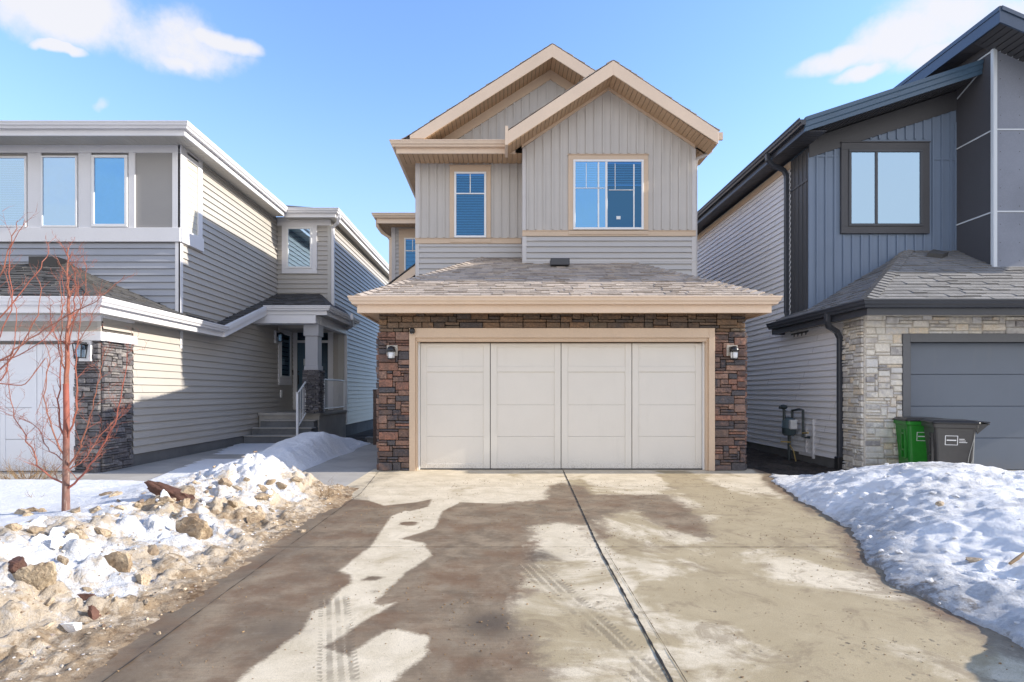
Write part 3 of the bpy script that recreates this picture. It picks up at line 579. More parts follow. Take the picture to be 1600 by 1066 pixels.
def wall_lamp(F, parent, a, z, kind, o=.055):
    """lamp on its mounting block"""
    if kind == 'dome':
        mb = MB(); F.box(mb, a-.088, a+.088, z-.09, z+.085, 0, o+.02); L = mb.build('wall_lamp', paint('lamp_block', (.50, .46, .40), .6), parent, .004)
        d = MB(); cx, cy, cz = F.pt(a, z, o+.10); d.lathe([(.001, .068), (.03, .062), (.055, .04), (.07, .005), (.075, -.03), (.062, -.032)], (cx, cy, cz)); cx2, cy2, cz2 = F.pt(a, z, o+.03)
        F.box(d, a-.05, a+.05, z-.03, z+.055, o+.02, o+.10); d.build('lamp_hood', M['black'], L, smooth=True)
        g = MB(); g.lathe([(.045, -.14), (.056, -.12), (.06, -.032), (.05, -.03)], (cx, cy, cz)); g.build('lamp_glass', M['lampglass'], L, smooth=True)
        c = MB()
        for k in range(4):
            an = k*math.pi/2+.78; c.box(cx+.058*math.cos(an)-.004, cx+.058*math.cos(an)+.004, cy+.058*math.sin(an)-.004, cy+.058*math.sin(an)+.004, cz-.145, cz-.03)
        c.lathe([(.055, -.15), (.06, -.14), (.05, -.138)], (cx, cy, cz)); c.build('lamp_cage', M['black'], L)
    else:
        mb = MB(); F.box(mb, a-.10, a+.10, z-.19, z+.17, 0, o+.02); L = mb.build('wall_lamp', M['white'], parent, .004)
        c = MB(); cx, cy, cz = F.pt(a, z, o+.12); r = .07
        for sx in (-1, 1):
            for sy in (-1, 1): c.hexa([(cx+sx*r*.75-.006, cy+sy*r*.75-.006, cz-.13), (cx+sx*r*.75+.006, cy+sy*r*.75-.006, cz-.13), (cx+sx*r*.75+.006, cy+sy*r*.75+.006, cz-.13), (cx+sx*r*.75-.006, cy+sy*r*.75+.006, cz-.13),
                (cx+sx*r-.006, cy+sy*r-.006, cz+.08), (cx+sx*r+.006, cy+sy*r-.006, cz+.08), (cx+sx*r+.006, cy+sy*r+.006, cz+.08), (cx+sx*r-.006, cy+sy*r+.006, cz+.08)])
        c.box(cx-.06, cx+.06, cy-.06, cy+.06, cz-.145, cz-.13); c.add([(cx-.09, cy-.09, cz+.08), (cx+.09, cy-.09, cz+.08), (cx+.09, cy+.09, cz+.08), (cx-.09, cy+.09, cz+.08), (cx, cy, cz+.14)], [(0, 3, 2, 1), (0, 1, 4), (1, 2, 4), (2, 3, 4), (3, 0, 4)])
        F.box(c, a-.012, a+.012, z+.07, z+.10, o+.0, o+.12); F.box(c, a-.04, a+.04, z+.0, z+.12, o+.02, o+.035); c.build('lamp_cage', M['black'], L)
        g = MB(); g.box(cx-.045, cx+.045, cy-.045, cy+.045, cz-.125, cz+.075); g.build('lamp_glass', glass('lantern_glass', (.75, .78, .8), .15), L)
    return L
def soffit_front(mb, x0, x1, y0, y1, z, step=.1, mitreL=0, mitreR=0):
    x = x0
    while x < x1-.01:
        xa, xb = x+.004, min(x+step-.004, x1); mb.box(xa, xb, y0, y1, z, z+.01); x += step
def soffit_side(mb, x0, x1, y0, y1, z, step=.1):
    y = y0
    while y < y1-.01: mb.box(x0, x1, y+.004, min(y+step-.004, y1), z, z+.01); y += step
def rake_soffit(mb, xa, za, xb, zb, y0, y1, step=.1):
    n = max(1, int(math.hypot(xb-xa, zb-za)/step))
    for i in range(n):
        f0, f1 = (i+.05)/n, (i+.95)/n; p = (xa+(xb-xa)*f0, za+(zb-za)*f0); q = (xa+(xb-xa)*f1, za+(zb-za)*f1)
        mb.prism([(p[0], y0, p[1]), (q[0], y0, q[1]), (q[0], y1, q[1]), (p[0], y1, p[1])], (0, 0, .012))
def deck(mb, pts, th=.05): mb.prism([(p[0], p[1], p[2]-.012) for p in pts], (0, 0, -th))
H = lambda h: h+1.3
# ================================================================== MAIN HOUSE
house = thing('house', 'beige two-storey house with twin gables and a double garage framed in red-brown stone', 'house', (1.0, 12.5, 0))
GY, XL, XR = 9.47, -2.03, 4.05
FG = Face('F', GY)
c = MB(); c.box(-2.02, -1.40, GY+.06, 14.6, -.2, 2.62); c.box(3.42, 4.04, GY+.06, 12.0, -.2, 2.62); c.box(-1.4, 3.42, GY+.06, 12.6, 2.26, 2.62); c.box(-1.4, 3.42, GY+.42, GY+.5, -.2, 2.3)
c.build('garage_core', M['mortar'], house)
st = MB(); DX0, DX1 = -1.52, 3.535       # beige trim outer edges
stonework(st, FG, XL, DX0, .0, 2.30, 5, .046, (3, 7), (1, 1, 2, 2, 3)); stonework(st, Face('L', XL), GY, GY+1.2, 0, 2.3, 6, .052, (2, 6), (1, 2, 2)); st.build('stone_pier', M['st_main'], house, .005)
st = MB(); stonework(st, FG, DX1, XR, .0, 2.30, 9, .046, (2, 7), (1, 1, 1, 2, 2, 3)); stonework(st, Face('R', XR), GY, GY+1.2, 0, 2.3, 7, .052, (2, 6), (1, 2, 2)); st.build('stone_pier', M['st_main'], house, .005)
st = MB(); stonework(st, FG, XL, XR, 2.36, 2.66, 15, .048, (3, 8), (1, 1, 2, 2)); stonework(st, FG, XL, XL+.5, 2.30, 2.36, 4, .05, (3, 6), (1,)); stonework(st, FG, XR-.5, XR, 2.30, 2.36, 4, .05, (3, 6), (1,))
st.build('stone_header', M['st_main_top'], house, .005)
lw = MB(); Face('L', XL+.0).lap(lw, GY+1.2, 14.6, .15, 2.6, .12); lw.build('side_siding', M['lap_main'], house); lw = MB(); Face('R', XR).lap(lw, GY+1.2, 11.95, .15, 2.6, .12); Face('R', XR).lap(lw, 11.95, 24, .15, H(5.15), .12); lw.build('side_siding', M['lap_main'], house)
tr = MB(); FG.box(tr, DX0, DX0+.10, 0, 2.36, 0, .06); FG.box(tr, DX1-.10, DX1, 0, 2.36, 0, .06); FG.box(tr, DX0+.10, DX1-.10, 2.20, 2.36, 0, .058); FG.box(tr, DX0+.10, DX1-.10, 2.165, 2.20, 0, .03)
FG.box(tr, DX0+.10, DX0+.13, 0, 2.165, -.13, .02); FG.box(tr, DX1-.13, DX1-.10, 0, 2.165, -.13, .02); FG.box(tr, DX0+.13, DX1-.13, 2.14, 2.165, -.13, .028)
tr.build('garage_trim', M['beige'], house, .004)
ws = MB(); FG.box(ws, -1.39, -1.362, 0, 2.14, -.125, -.06); ws.build('weather_strip', M['white_hi'], house, .003); ws = MB(); FG.box(ws, 3.377, 3.405, 0, 2.14, -.125, -.06); ws.build('weather_strip', M['white_hi'], house, .003)
# garage door
D0, D1 = -1.362, 3.377; FD = Face('F', GY+.14); seams = [D0, D0+(D1-D0)*.2490, D0+(D1-D0)*.5, D0+(D1-D0)*.7510, D1]
gd = MB(); secs = [.015, .555, 1.087, 1.64, 2.125]
for i in range(4):
    a0, a1 = seams[i]+.006, seams[i+1]-.006
    for k in range(4):
        FD.box(gd, a0, a1, secs[k]+.001, secs[k+1]-.001, 0, .03)
    sw = .105
    FD.box(gd, a0, a0+sw, .018, 2.12, .03, .044); FD.box(gd, a1-sw, a1, .018, 2.12, .03, .044)
    for z0, z1 in ((.018, .10), (1.64, 1.73), (2.06, 2.12)): FD.box(gd, a0+sw, a1-sw, z0, z1, .03, .0415)
gdo = gd.build('garage_door', M['door_main'], house, .003)
sl_ = MB(); FD.box(sl_, D0, D1, -.003, .02, 0, .05); sl_.build('bottom_seal', M['black'], gdo)
cm = MB(); p = FG.pt(-1.465, 2.31, .09); cm.lathe([(.001, .05), (.03, .045), (.045, .02), (.048, -.012), (.03, -.045), (.001, -.05)], p, 16); FG.box(cm, -1.475, -1.455, 2.30, 2.34, .05, .09)
co = cm.build('camera', M['black'], house, smooth=True); cl = MB(); cl.lathe([(.001, -.056), (.012, -.05), (.014, -.04)], (p[0], p[1]-.012, p[2]), 10); cl.build('lens', M['lampglass'], co)
for a in (-1.80, 3.815): wall_lamp(FG, house, a, 1.99, 'dome', .05)
# garage roof
EZ = 2.83; EY = 9.14; ex0, ex1 = -2.31, 4.34; SL = .415; KS = .565
zz = lambda y: EZ+SL*(y-EY)
rf = MB(); deck(rf, [(ex0, EY, EZ), (ex1, EY, EZ), (ex1-KS*3.3, EY+3.3, zz(EY+3.3)), (ex0+KS*3.45, EY+3.45, zz(EY+3.45))])
deck(rf, [(ex0, EY, EZ), (ex0+KS*3.45, EY+3.45, zz(EY+3.45)), (ex0+KS*3.45, 14.6, zz(EY+3.45)), (ex0, 14.6, EZ)])
deck(rf, [(ex1, EY, EZ), (ex1-KS*3.3, EY+3.3, zz(EY+3.3)), (ex1-KS*3.3, 14, zz(EY+3.3)), (ex1, 14, EZ)])
dk = rf.build('garage_roof', M['deck'], house)
sh = MB(); cs = math.sqrt(1+SL*SL); shingles(sh, (0, EY-.02, EZ+.0), (1, 0, 0), (0, 1, SL), 3.42*cs, lambda s: ex0+KS*max(s, 0)/cs, lambda s: ex1-KS*max(s, 0)/cs, 3)
sr_ = SL/KS; c2 = math.sqrt(1+sr_*sr_)
shingles(sh, (ex0, 0, EZ), (0, 1, 0), (1, 0, sr_), 1.9*c2, lambda s: EY+max(s, 0)/c2/KS, lambda s: 14.5, 8); shingles(sh, (ex1, 0, EZ), (0, 1, 0), (-1, 0, sr_), 1.9*c2, lambda s: EY+max(s, 0)/c2/KS, lambda s: 14., 9)
hipcaps(sh, (ex0, EY, EZ+.015), (ex0+KS*3.45, EY+3.45, zz(EY+3.45)+.015)); hipcaps(sh, (ex1, EY, EZ+.015), (ex1-KS*3.3, EY+3.3, zz(EY+3.3)+.015)); sh.build('shingles', M['sh_main'], dk)
vb = MB(); vb.box(1.0, 1.38, 11.45, 11.7, 3.86, 4.0); vb.build('roof_vent', M['dark_trim'], dk, .01)
gt = MB(); profile(gt, GUT, (ex0, EY, EZ), (ex1, EY, EZ), (0, -1, 0), 1, 1); profile(gt, GUT, (ex0, EY, EZ), (ex0, 14.6, EZ), (-1, 0, 0), 1, 0); profile(gt, GUT, (ex1, EY, EZ), (ex1, 13, EZ), (1, 0, 0), 1, 0)
gt.build('garage_gutter', M['beige_pale'], house)
fc = MB(); fc.box(ex0+.0, ex1, EY, EY+.03, 2.575, EZ-.02); fc.box(ex0, ex0+.03, EY+.03, 14.6, 2.575, EZ-.02); fc.box(ex1-.03, ex1, EY+.03, 13, 2.575, EZ-.02)
fc.box(ex0+.7+1.7, ex0+.7+1.703, EY-.004, EY, 2.58, 2.7); fc.build('garage_fascia', M['beige_pale'], house)
sf = MB(); soffit_front(sf, ex0+.03, ex1-.03, EY+.03, GY+.02, 2.60, .1); soffit_side(sf, ex0+.03, XL+.02, GY+.03, 14.5, 2.60); soffit_side(sf, XR-.02, ex1-.03, GY+.03, 13, 2.60); sf.build('garage_soffit', M['soffit_tan'], house)
# upper storey, left part (y=12.5) and right gable bay (y=11.9)
YU, YB = 12.5, 11.9; FU, FB = Face('F', YU), Face('F', YB); UX = -1.87; BX0, BX1 = .455, 4.05; TZ = H(3.31)
ZE = H(5.2)
core = MB(); core.box(UX+.01, 4.04, YU+.02, 24, 2.4, ZE+.05); core.box(BX0+.01, BX1-.01, YB+.02, YU+.1, 3.2, ZE-.02)
core.prism([(BX0+.01, YB+.02, ZE-.02), (BX1-.01, YB+.02, ZE-.02), (2.24, YB+.02, ZE+1.16)], (0, 1.6, 0)); core.prism([(-1.5, YU+.06, ZE+.05), (3.7, YU+.06, ZE+.05), (1.08, YU+.06, ZE+1.75)], (0, 11, 0)); core.build('wall_core', M['bb_main'], house)
lp = MB(); FU.lap(lp, UX+.07, BX0-.0, H(1.75), TZ-.06, .12); FB.lap(lp, BX0+.07, BX1-.07, H(2.2), TZ-.06, .12); Face('L', UX).lap(lp, YU+.07, 24, 2.6, ZE, .12); lp.build('lap_siding', M['lap_main'], house)
bt = MB(); wl = (-1.10, -.245, H(3.3), H(4.93)); FU.box(bt, UX, BX0, TZ+.07, ZE+.05, 0, .006); FU.battens(bt, UX+.09, BX0, .176, TZ+.08, lambda a: ZE-.06, [wl])
gp = [(BX0, TZ+.07), (BX1, TZ+.07), (BX1, ZE-.1), (2.24, ZE+1.13), (BX0, ZE-.1)]; FB.poly(bt, gp, 0, .006)
wr_ = (1.43, 3.03, H(3.36), H(4.98)); FB.battens(bt, BX0+.09, BX1-.05, .1765, TZ+.08, lambda a: ZE+1.10-.667*abs(a-2.24)-.03, [wr_])
FUp = Face('F', YU+.02); FUp.poly(bt, [(-1.6, ZE+.05), (3.6, ZE+.05), (1.08, ZE+1.72)], 0, .006)
FUp.battens(bt, -1.2, 3., .18, ZE+.10, lambda a: ZE+1.66-.64*abs(a-1.08), off=.05); bt.build('board_and_batten', M['bb_main'], house)
ct = MB(); FU.box(ct, UX-.01, UX+.075, H(1.7), TZ-.06, 0, .022); FU.box(ct, UX-.01, UX+.075, TZ-.06, ZE, 0, .02); ct.build('corner_trim', M['corner_main'], house, .003); ct = MB(); FB.box(ct, BX0-.01, BX0+.075, H(2.1), TZ-.06, 0, .022); FB.box(ct, BX1-.075, BX1+.012, H(2.1), TZ-.06, 0, .022)
FB.box(ct, BX0-.01, BX0+.065, TZ+.07, ZE-.12, 0, .02); FB.box(ct, BX1-.065, BX1+.012, TZ+.07, ZE-.12, 0, .02); Face('L', BX0).box(ct, YB, YB+.09, 3.4, ZE-.1, 0, .012); Face('L', BX0).box(ct, YB+.09, YU, 3.4, ZE-.1, 0, .004)
FB.box(ct, BX0, BX1, H(2.72), H(2.75), 0, .026)
ct.build('corner_trim', M['corner_main'], house, .003)
bb = MB(); FU.box(bb, UX-.012, BX0-.012, TZ-.055, TZ+.05, 0, .03); FU.box(bb, UX-.012, BX0-.012, TZ+.05, TZ+.066, 0, .042); FB.box(bb, BX0-.014, BX1+.014, TZ-.055, TZ+.05, 0, .03); FB.box(bb, BX0-.014, BX1+.014, TZ+.05, TZ+.066, 0, .042)
FU.box(bb, UX, BX0-.012, ZE-.055, ZE-.01, 0, .022)
def rake_band(mb, F, xc, zp, k, half, w0, w1, o0, o1):     # band between two parallels of the gable line, both slopes
    for s in (-1, 1): F.poly(mb, [(xc, zp-w0), (xc+s*half, zp-w0-k*half), (xc+s*half, zp-w1-k*half), (xc, zp-w1)], o0, o1)
rake_band(bb, FB, 2.24, ZE+1.30, .667, 1.81, .0, .20, 0, .03); rake_band(bb, FUp, 1.08, ZE+1.88, .64, 2.6, 0, .22, 0, .03)
bb.build('beige_band', M['beige'], house, .003)
# windows
window(FU, house, -1.025, -.325, H(3.38), H(4.82), casing='beige', cw=.10, head=.03, blinds=1., gl='glass', mun=[(-.98, -.37, H(4.33), H(4.355)), (-.685, -.665, H(4.35), H(4.78))])
wm = [(1.53, 2.15, H(4.24), H(4.254)), (1.765, 1.777, H(4.26), H(4.76)), (2.24, 2.74, H(4.20), H(4.214)), (2.365, 2.377, H(4.21), H(4.76)), (2.01, 2.04, H(3.42), H(4.78)), (2.75, 2.775, H(3.42), H(4.74))]
wd_ = window(FB, house, 1.50, 2.965, H(3.385), H(4.84), casing='beige', cw=.10, head=.0, panes=[2.19], blinds=.34, gl='glass', mun=wm)
pl2 = MB(); pl2.quad(FB.pt(1.54, H(3.43), .044), FB.pt(2.17, H(3.43), .044), FB.pt(2.17, H(4.80), .044), FB.pt(1.54, H(4.80), .044)); pl2.build('pane', M['glass_mid'], wd_)  # extra sheet over the left half, added to make its reflection brighter
lt = MB(); FB.box(lt, 2.40, 2.485, H(3.60), H(3.665), .042, .044); lt.build('sticker', M['lampglass'], wd_)
# main gable roof
PZ = ZE+3.28*.64; RY0 = 12.0; e0, e1 = -2.20, 4.36; rr = MB()
for s, xe in ((-1, e0), (1, e1)):
    deck(rr, [(xe, RY0, ZE+.03), (1.08, RY0, PZ+.03), (1.08, 24.4, PZ+.03), (xe, 24.4, ZE+.03)] if s > 0 else [(xe, RY0, ZE+.03), (xe, 24.4, ZE+.03), (1.08, 24.4, PZ+.03), (1.08, RY0, PZ+.03)], .04)
P2 = ZE+.667*2.10; bx0, bx1, RB = .14, 4.34, 11.4
deck(rr, [(bx0, RB, ZE+.03), (2.24, RB, P2+.03), (2.24, 13.5, P2+.03), (bx0, 13.5, ZE+.03)], .04); deck(rr, [(bx1, RB, ZE+.03), (2.24, RB, P2+.03), (2.24, 13.5, P2+.03), (bx1, 13.5, ZE+.03)], .04)
deck(rr, [(e0, 11.95, ZE+.03), (.3, 11.95, ZE+.03), (.3, 12.6, ZE+.27), (-1.9, 12.6, ZE+.27)], .04)
mr = rr.build('main_roof', M['deck'], house); sh = MB(); cm_ = math.sqrt(1+.64**2); cb = math.sqrt(1+.667**2)
for xe, dx in ((e0, 1), (e1, -1)): shingles(sh, (xe, 0, ZE+.04), (0, 1, 0), (dx, 0, .64), 3.28*cm_, lambda s: RY0-.02, lambda s: 24.4, 20)
for xe, dx in ((bx0, 1), (bx1, -1)): shingles(sh, (xe, 0, ZE+.04), (0, 1, 0), (dx, 0, .667), 2.1*cb, lambda s: RB-.02, lambda s: 13.5, 21)
shingles(sh, (0, 11.95, ZE+.04), (1, 0, 0), (0, 1, .38), .58, lambda s: e0+.4*max(s, 0), lambda s: .25, 23); sh.build('shingles', M['sh_main'], mr)
fa = MB(); FR, FR2 = Face('F', RY0), Face('F', RB)
def rake_fascia(mb, F, xc, zp, k, half, hgt, th=.03):
    for s in (-1, 1): F.poly(mb, [(xc, zp), (xc+s*half, zp-k*half), (xc+s*half, zp-k*half-hgt*.93), (xc, zp-hgt)], 0, th)
for s, hf in ((-1, 3.0), (1, 3.28)):
    FR.poly(fa, [(1.08, PZ+.02), (1.08+s*hf, PZ+.02-.64*hf), (1.08+s*hf, PZ-.64*hf-.05), (1.08+s*(hf-.3), PZ-.64*(hf-.3)-.24), (1.08, PZ-.25)], 0, .03)
rake_fascia(fa, FR2, 2.24, P2+.02, .667, 2.1, .28)
fa.build('rake_fascia', M['beige_pale'], house, .003)
rs = MB(); rake_soffit(rs, e0+.3, ZE+.64*.3-.22, 1.08, PZ-.22, RY0+.03, YU+.02); rake_soffit(rs, 1.08, PZ-.22, e1, ZE-.22, RY0+.03, YU+.02)
rake_soffit(rs, bx0, ZE-.24, 2.24, P2-.24, RB+.03, YB+.01); rake_soffit(rs, 2.24, P2-.24, bx1, ZE-.24, RB+.03, YB+.01)
soffit_front(rs, e0+.02, BX0, 11.97, YU+.02, ZE-.185, .105); soffit_side(rs, e0+.02, UX+.02, YU+.02, 24, ZE-.185); soffit_side(rs, XR-.02, e1, YU, 24, ZE-.185); rs.build('soffit', M['soffit_tan'], house)
gt = MB(); profile(gt, GUT, (e0, 11.95, ZE+.05), (.14, 11.95, ZE+.05), (0, -1, 0), 1, 0); profile(gt, GUT, (e0, 11.95, ZE+.05), (e0, 24.4, ZE+.05), (-1, 0, 0), 1, 0); profile(gt, GUT, (e1, 11.55, ZE+.05), (e1, 24.4, ZE+.05), (1, 0, 0))
gt.box(e0-.0, .30, 11.95, 11.98, ZE-.19, ZE+.0); gt.box(e0, e0+.03, 11.98, 24.4, ZE-.19, ZE); gt.box(e1-.03, e1, 11.5, 24.4, ZE-.19, ZE); gt.box(bx0-.06, bx0, RB-.03, 11.98, ZE-.26, ZE+.12); gt.box(e1-.0, e1+.12, 11.5, 11.55, ZE-.1, ZE+.05)
gt.build('eave_gutter', M['beige_pale'], house)
dp = MB(); dp.rect_tube([(4.42, 12.0, ZE-.05), (4.42, 12.0, ZE-.13), (4.33, 12.0, ZE-.2), (4.13, 12.0, ZE-.28), (4.095, 12.0, ZE-.4), (4.095, 12.0, 3.2)], .06, .06, (0, 1, 0)); dp.build('downspout', M['corner_main'], house, .004)
# rear side bay with the small window, and the side entry roof
sx, sy = -3.27, 17.1; FS = Face('F', sy); b = MB(); b.box(sx+.01, UX, sy+.02, 21, 0, H(5.0)); b.build('side_bay_core', M['lap_main'], house)
b = MB(); FS.lap(b, sx+.1, UX, 2.6, H(5.0), .12); Face('L', sx).lap(b, sy+.1, 21, .3, H(5.0), .12); b.build('side_bay_siding', M['lap_main'], house)
b = MB(); FS.box(b, sx-.01, sx+.1, .2, H(5.0), 0, .03); Face('L', sx).box(b, sy, sy+.1, .2, H(5.), 0, .03); b.build('side_bay_trim', M['corner_main'], house)
window(FS, house, -2.90, -2.1, H(3.55), H(4.62), casing='beige', cw=.16, head=.1, blinds=1., gl='glass', mun=[(-2.86, -2.1, H(4.22), H(4.25)), (-2.66, -2.64, H(4.2), H(4.6))])
b = MB(); EZ2 = H(5.18); profile(b, GUT, (-3.62, 16.55, EZ2), (-1.8, 16.55, EZ2), (0, -1, 0), 1, 0); profile(b, GUT, (-3.62, 16.55, EZ2), (-3.62, 21.4, EZ2), (-1, 0, 0), 1, 0); b.box(-3.62, -1.8, 16.55, 16.58, EZ2-.27, EZ2-.02); b.box(-3.62, -3.59, 16.58, 21.4, EZ2-.27, EZ2-.02); b.build('side_bay_gutter', M['beige_pale'], house)
b = MB(); soffit_front(b, -3.59, -1.8, 16.58, sy+.02, EZ2-.24, .12); soffit_side(b, -3.59, sx+.02, sy, 21, EZ2-.24, .12); b.build('side_bay_soffit', M['soffit_tan'], house)
b = MB(); deck(b, [(-3.62, 16.55, EZ2), (-1.8, 16.55, EZ2), (-1.8, 17.6, EZ2+.36), (-2.6, 17.6, EZ2+.36)]); deck(b, [(-3.62, 16.55, EZ2), (-2.6, 17.6, EZ2+.36), (-2.6, 21.4, EZ2+.36), (-3.62, 21.4, EZ2)]); b.build('side_bay_roof', M['sh_left'], house)
b = MB(); b.rect_tube([(-3.67, 16.9, EZ2-.1), (-3.67, 16.9, EZ2-.25), (-3.55, 17.0, EZ2-.42), (-3.33, 17.12, EZ2-.55), (-3.32, 17.12, EZ2-.8), (-3.32, 17.12, .3)], .07, .09, (0, 1, 0)); b.build('downspout', M['beige_pale'], house, .004)
b = MB(); YP = 13.6; b.prism([(-2.75, YP, H(2.5)), (-2.75, YP, H(2.28)), (-1.9, YP, H(2.93)), (-1.9, YP, H(3.15))], (0, .04, 0)); b.build('porch_fascia', M['beige_pale'], house)
b = MB(); b.prism([(-2.78, YP-.02, H(2.5)), (-1.9, YP-.02, H(3.16)), (-1.9, YP-.02, H(3.19)), (-2.78, YP-.02, H(2.53))], (0, 1.6, 0)); b.build('porch_roof', M['sh_left'], house)
b = MB()
for i in range(3): b.box(-3.42+.16*i, -1.9, 14.5+.28*i, 16., -.1+.0, .16*(i+1)-.04); b.box(-3.45+.16*i, -1.9, 14.46+.28*i, 14.8+.28*i, .16*(i+1)-.04, .16*(i+1))
b.build('side_steps', M['concrete_agg'], house, .006)
b = MB(); b.box(-3.17, -3.04, 14.1, 14.23, -.1, 1.34); b.box(-3.18, -3.03, 14.09, 14.24, 1.34, 1.37); b.build('handrail_post', paint('dark_brown_post', (.075, .045, .035), .7, .2), house, .006)
# ================================================================== LEFT HOUSE
lh = thing('house', 'grey-sided two-storey house with a row of white-framed upper windows, left of the bare red tree', 'house', (-9, 12.5, 0))
X0 = -6.65; FLG, FLM, FLS = Face('F', 9.47), Face('F', 11.8), Face('R', X0)
c = MB(); c.box(-13.5, X0-.02, 9.6, 11.85, -.2, 2.72); c.box(-13.5, X0-.02, 11.83, 24, -.2, H(5.2)); c.box(X0-.03, -5.07, 16.93, 26, 3.2, H(5.2)); c.box(X0-.03, -5.07, 18.25, 26, -.2, 3.3)
c.build('wall_core', M['lap_left'], lh)
fo = MB(); FLS.box(fo, 10.24, 15.3, -.15, .18, -.02, .004); Face('R', -5.05).box(fo, 18.3, 26, -.15, .25, -.02, .004); fo.build('foundation', M['concrete_dk'], lh)
l = MB(); FLS.lap(l, 10.27, 11.8, .18, 2.42, .14); FLS.lap(l, 9.49, 10.26, 2.36, 2.55, .095); FLS.lap(l, 11.8, 16.9, .18, H(5.1), .14); FLS.lap(l, 16.9, 18.2, .74, 3.4, .14); FLS.lap(l, 10.27, 11.8, 2.42, 2.68, .13)
l.build('side_siding', M['lap_left'], lh)
l = MB(); FLM.lap(l, -13.5, X0-.09, 2.6, H(3.08), .14); l.build('front_siding', M['lap_left_shaded'], lh)
F2 = Face('F', 16.9); F2s = Face('R', -5.05)
l = MB(); F2.lap(l, X0+.02, -5.14, 3.4, H(4.95), .14); l.build('bay_siding', M['lap_left'], lh)
l = MB(); F2s.lap(l, 16.98, 26, 3.3, H(5.1), .14); F2s.lap(l, 18.3, 26, .25, 3.3, .14); l.build('rear_siding', M['lap_left'], lh)
l = MB(); F2s.box(l, 16.9, 16.98, 3.3, H(5.05), -.02, .03); F2.box(l, -5.14, -5.04, 3.3, H(5.05), 0, .03); l.build('corner_trim', M['soffit_white'], lh); l = MB(); F3 = Face('F', 18.2); F3.box(l, -5.2, -5.04, .5, 3.3, -.03, .03); F2s.box(l, 18.2, 18.3, .25, 3.3, -.02, .03); l.build('corner_trim', M['soffit_white'], lh)
# front upper band and windows (y=11.8)
wt = MB(); s_ = 890/11.8; gx = lambda x: (x-783)/s_; gz = lambda y: H((613-y)/s_)
FLM.box(wt, -13.5, X0+.03, gz(240), H(5.14), 0, .05); FLM.box(wt, -13.5, X0+.035, gz(379), gz(357), 0, .07); FLM.box(wt, gx(271), X0+.03, gz(357), gz(240), 0, .05); FLM.box(wt, gx(203), gx(213), gz(357), gz(240), 0, .05); FLM.box(wt, gx(124), gx(144), gz(357), gz(240), 0, .035); FLM.box(wt, gx(45), gx(66), gz(357), gz(240), 0, .035)
FLS.box(wt, 11.75, 12.62, gz(379), gz(357), -.02, .07); FLS.box(wt, 11.75, 11.98, gz(357), gz(236), -.02, .05); FLS.box(wt, 12.42, 12.6, gz(357), gz(236), -.02, .05); FLS.box(wt, 11.98, 12.42, gz(243), gz(232), -.02, .05); FLS.box(wt, 11.75, 12.6, gz(236)-.0, H(5.1), -.02, .05)
FLM.box(wt, X0-.09, X0+.02, 2.2, gz(379), 0, .03); FLS.box(wt, 11.77, 11.87, 2.2, gz(379), -.02, .026)
wt.build('white_trim', M['white'], lh, .005)
pn = MB(); FLM.box(pn, gx(213), gx(271), gz(357), gz(240), 0, .02); pn.build('grey_panel', M['greypanel'], lh); pn = MB(); FLS.box(pn, 11.98, 12.42, gz(357), gz(243), -.02, .022); pn.build('cream_panel', M['creampanel'], lh)
window(FLM, lh, gx(146), gx(202), gz(356), gz(244), fw=.06, gl='glass_mid', film=True, depth=.07); window(FLM, lh, gx(67), gx(123), gz(356), gz(245), fw=.035, gl='glass_hi', film=True, depth=.06); window(FLM, lh, gx(-14), gx(44), gz(356), gz(246), fw=.035, gl='glass_hi', depth=.06, blinds=1.); window(FLM, lh, gx(-95), gx(-38), gz(356), gz(246), fw=.035, gl='glass_hi', depth=.06, blinds=1.)
# upper eaves and roof
ZL = H(5.31); b = MB(); profile(b, GUT, (-14, 11.25, ZL), (-6.25, 11.25, ZL), (0, -1, 0), 0, 1); profile(b, GUT, (-6.25, 11.25, ZL), (-6.25, 16.5, ZL), (1, 0, 0), 1, -1); profile(b, GUT, (-6.25, 16.5, ZL), (-4.8, 16.5, ZL), (0, -1, 0), -1, 1); profile(b, GUT, (-4.8, 16.5, ZL), (-4.8, 26, ZL), (1, 0, 0), 1, 0)
b.build('eave_gutter', M['white'], lh)
b = MB(); q = ZL-.24; b.box(-14, -6.25, 11.25, 11.28, q, ZL-.02); b.box(-6.28, -6.25, 11.28, 16.5, q, ZL-.02); b.box(-6.25, -4.8, 16.5, 16.53, q, ZL-.02); b.box(-4.83, -4.8, 16.53, 26, q, ZL-.02); b.build('fascia', M['white'], lh)
b = MB(); soffit_front(b, -13.9, -6.28, 11.28, 11.82, q+.03, .11); soffit_side(b, X0-.02, -6.28, 11.83, 16.53, q+.03, .11); soffit_front(b, X0+.37, -4.83, 16.53, 16.95, q+.03, .09); soffit_side(b, -5.07, -4.83, 16.95, 26, q+.03, .11); b.build('soffit', M['soffit_white'], lh)
b = MB(); k = .38; deck(b, [(-14, 11.25, ZL), (-6.25, 11.25, ZL), (-9.25, 14.25, ZL+3*k), (-14, 14.25, ZL+3*k)]); deck(b, [(-6.25, 11.25, ZL), (-6.25, 17, ZL), (-9.25, 20, ZL+3*k), (-9.25, 14.25, ZL+3*k)]); deck(b, [(-6.25, 16.5, ZL), (-4.8, 16.5, ZL), (-7.8, 19.5, ZL+3*k), (-9.25, 19.5, ZL+3*k)]); deck(b, [(-4.8, 16.5, ZL), (-4.8, 26, ZL), (-7.8, 26, ZL+3*k), (-7.8, 19.5, ZL+3*k)])
mr = b.build('main_roof', M['sh_left'], lh)
F2z = lambda y: H((613-y)*16.9/890); F2x = lambda x: (x-783)*16.9/890
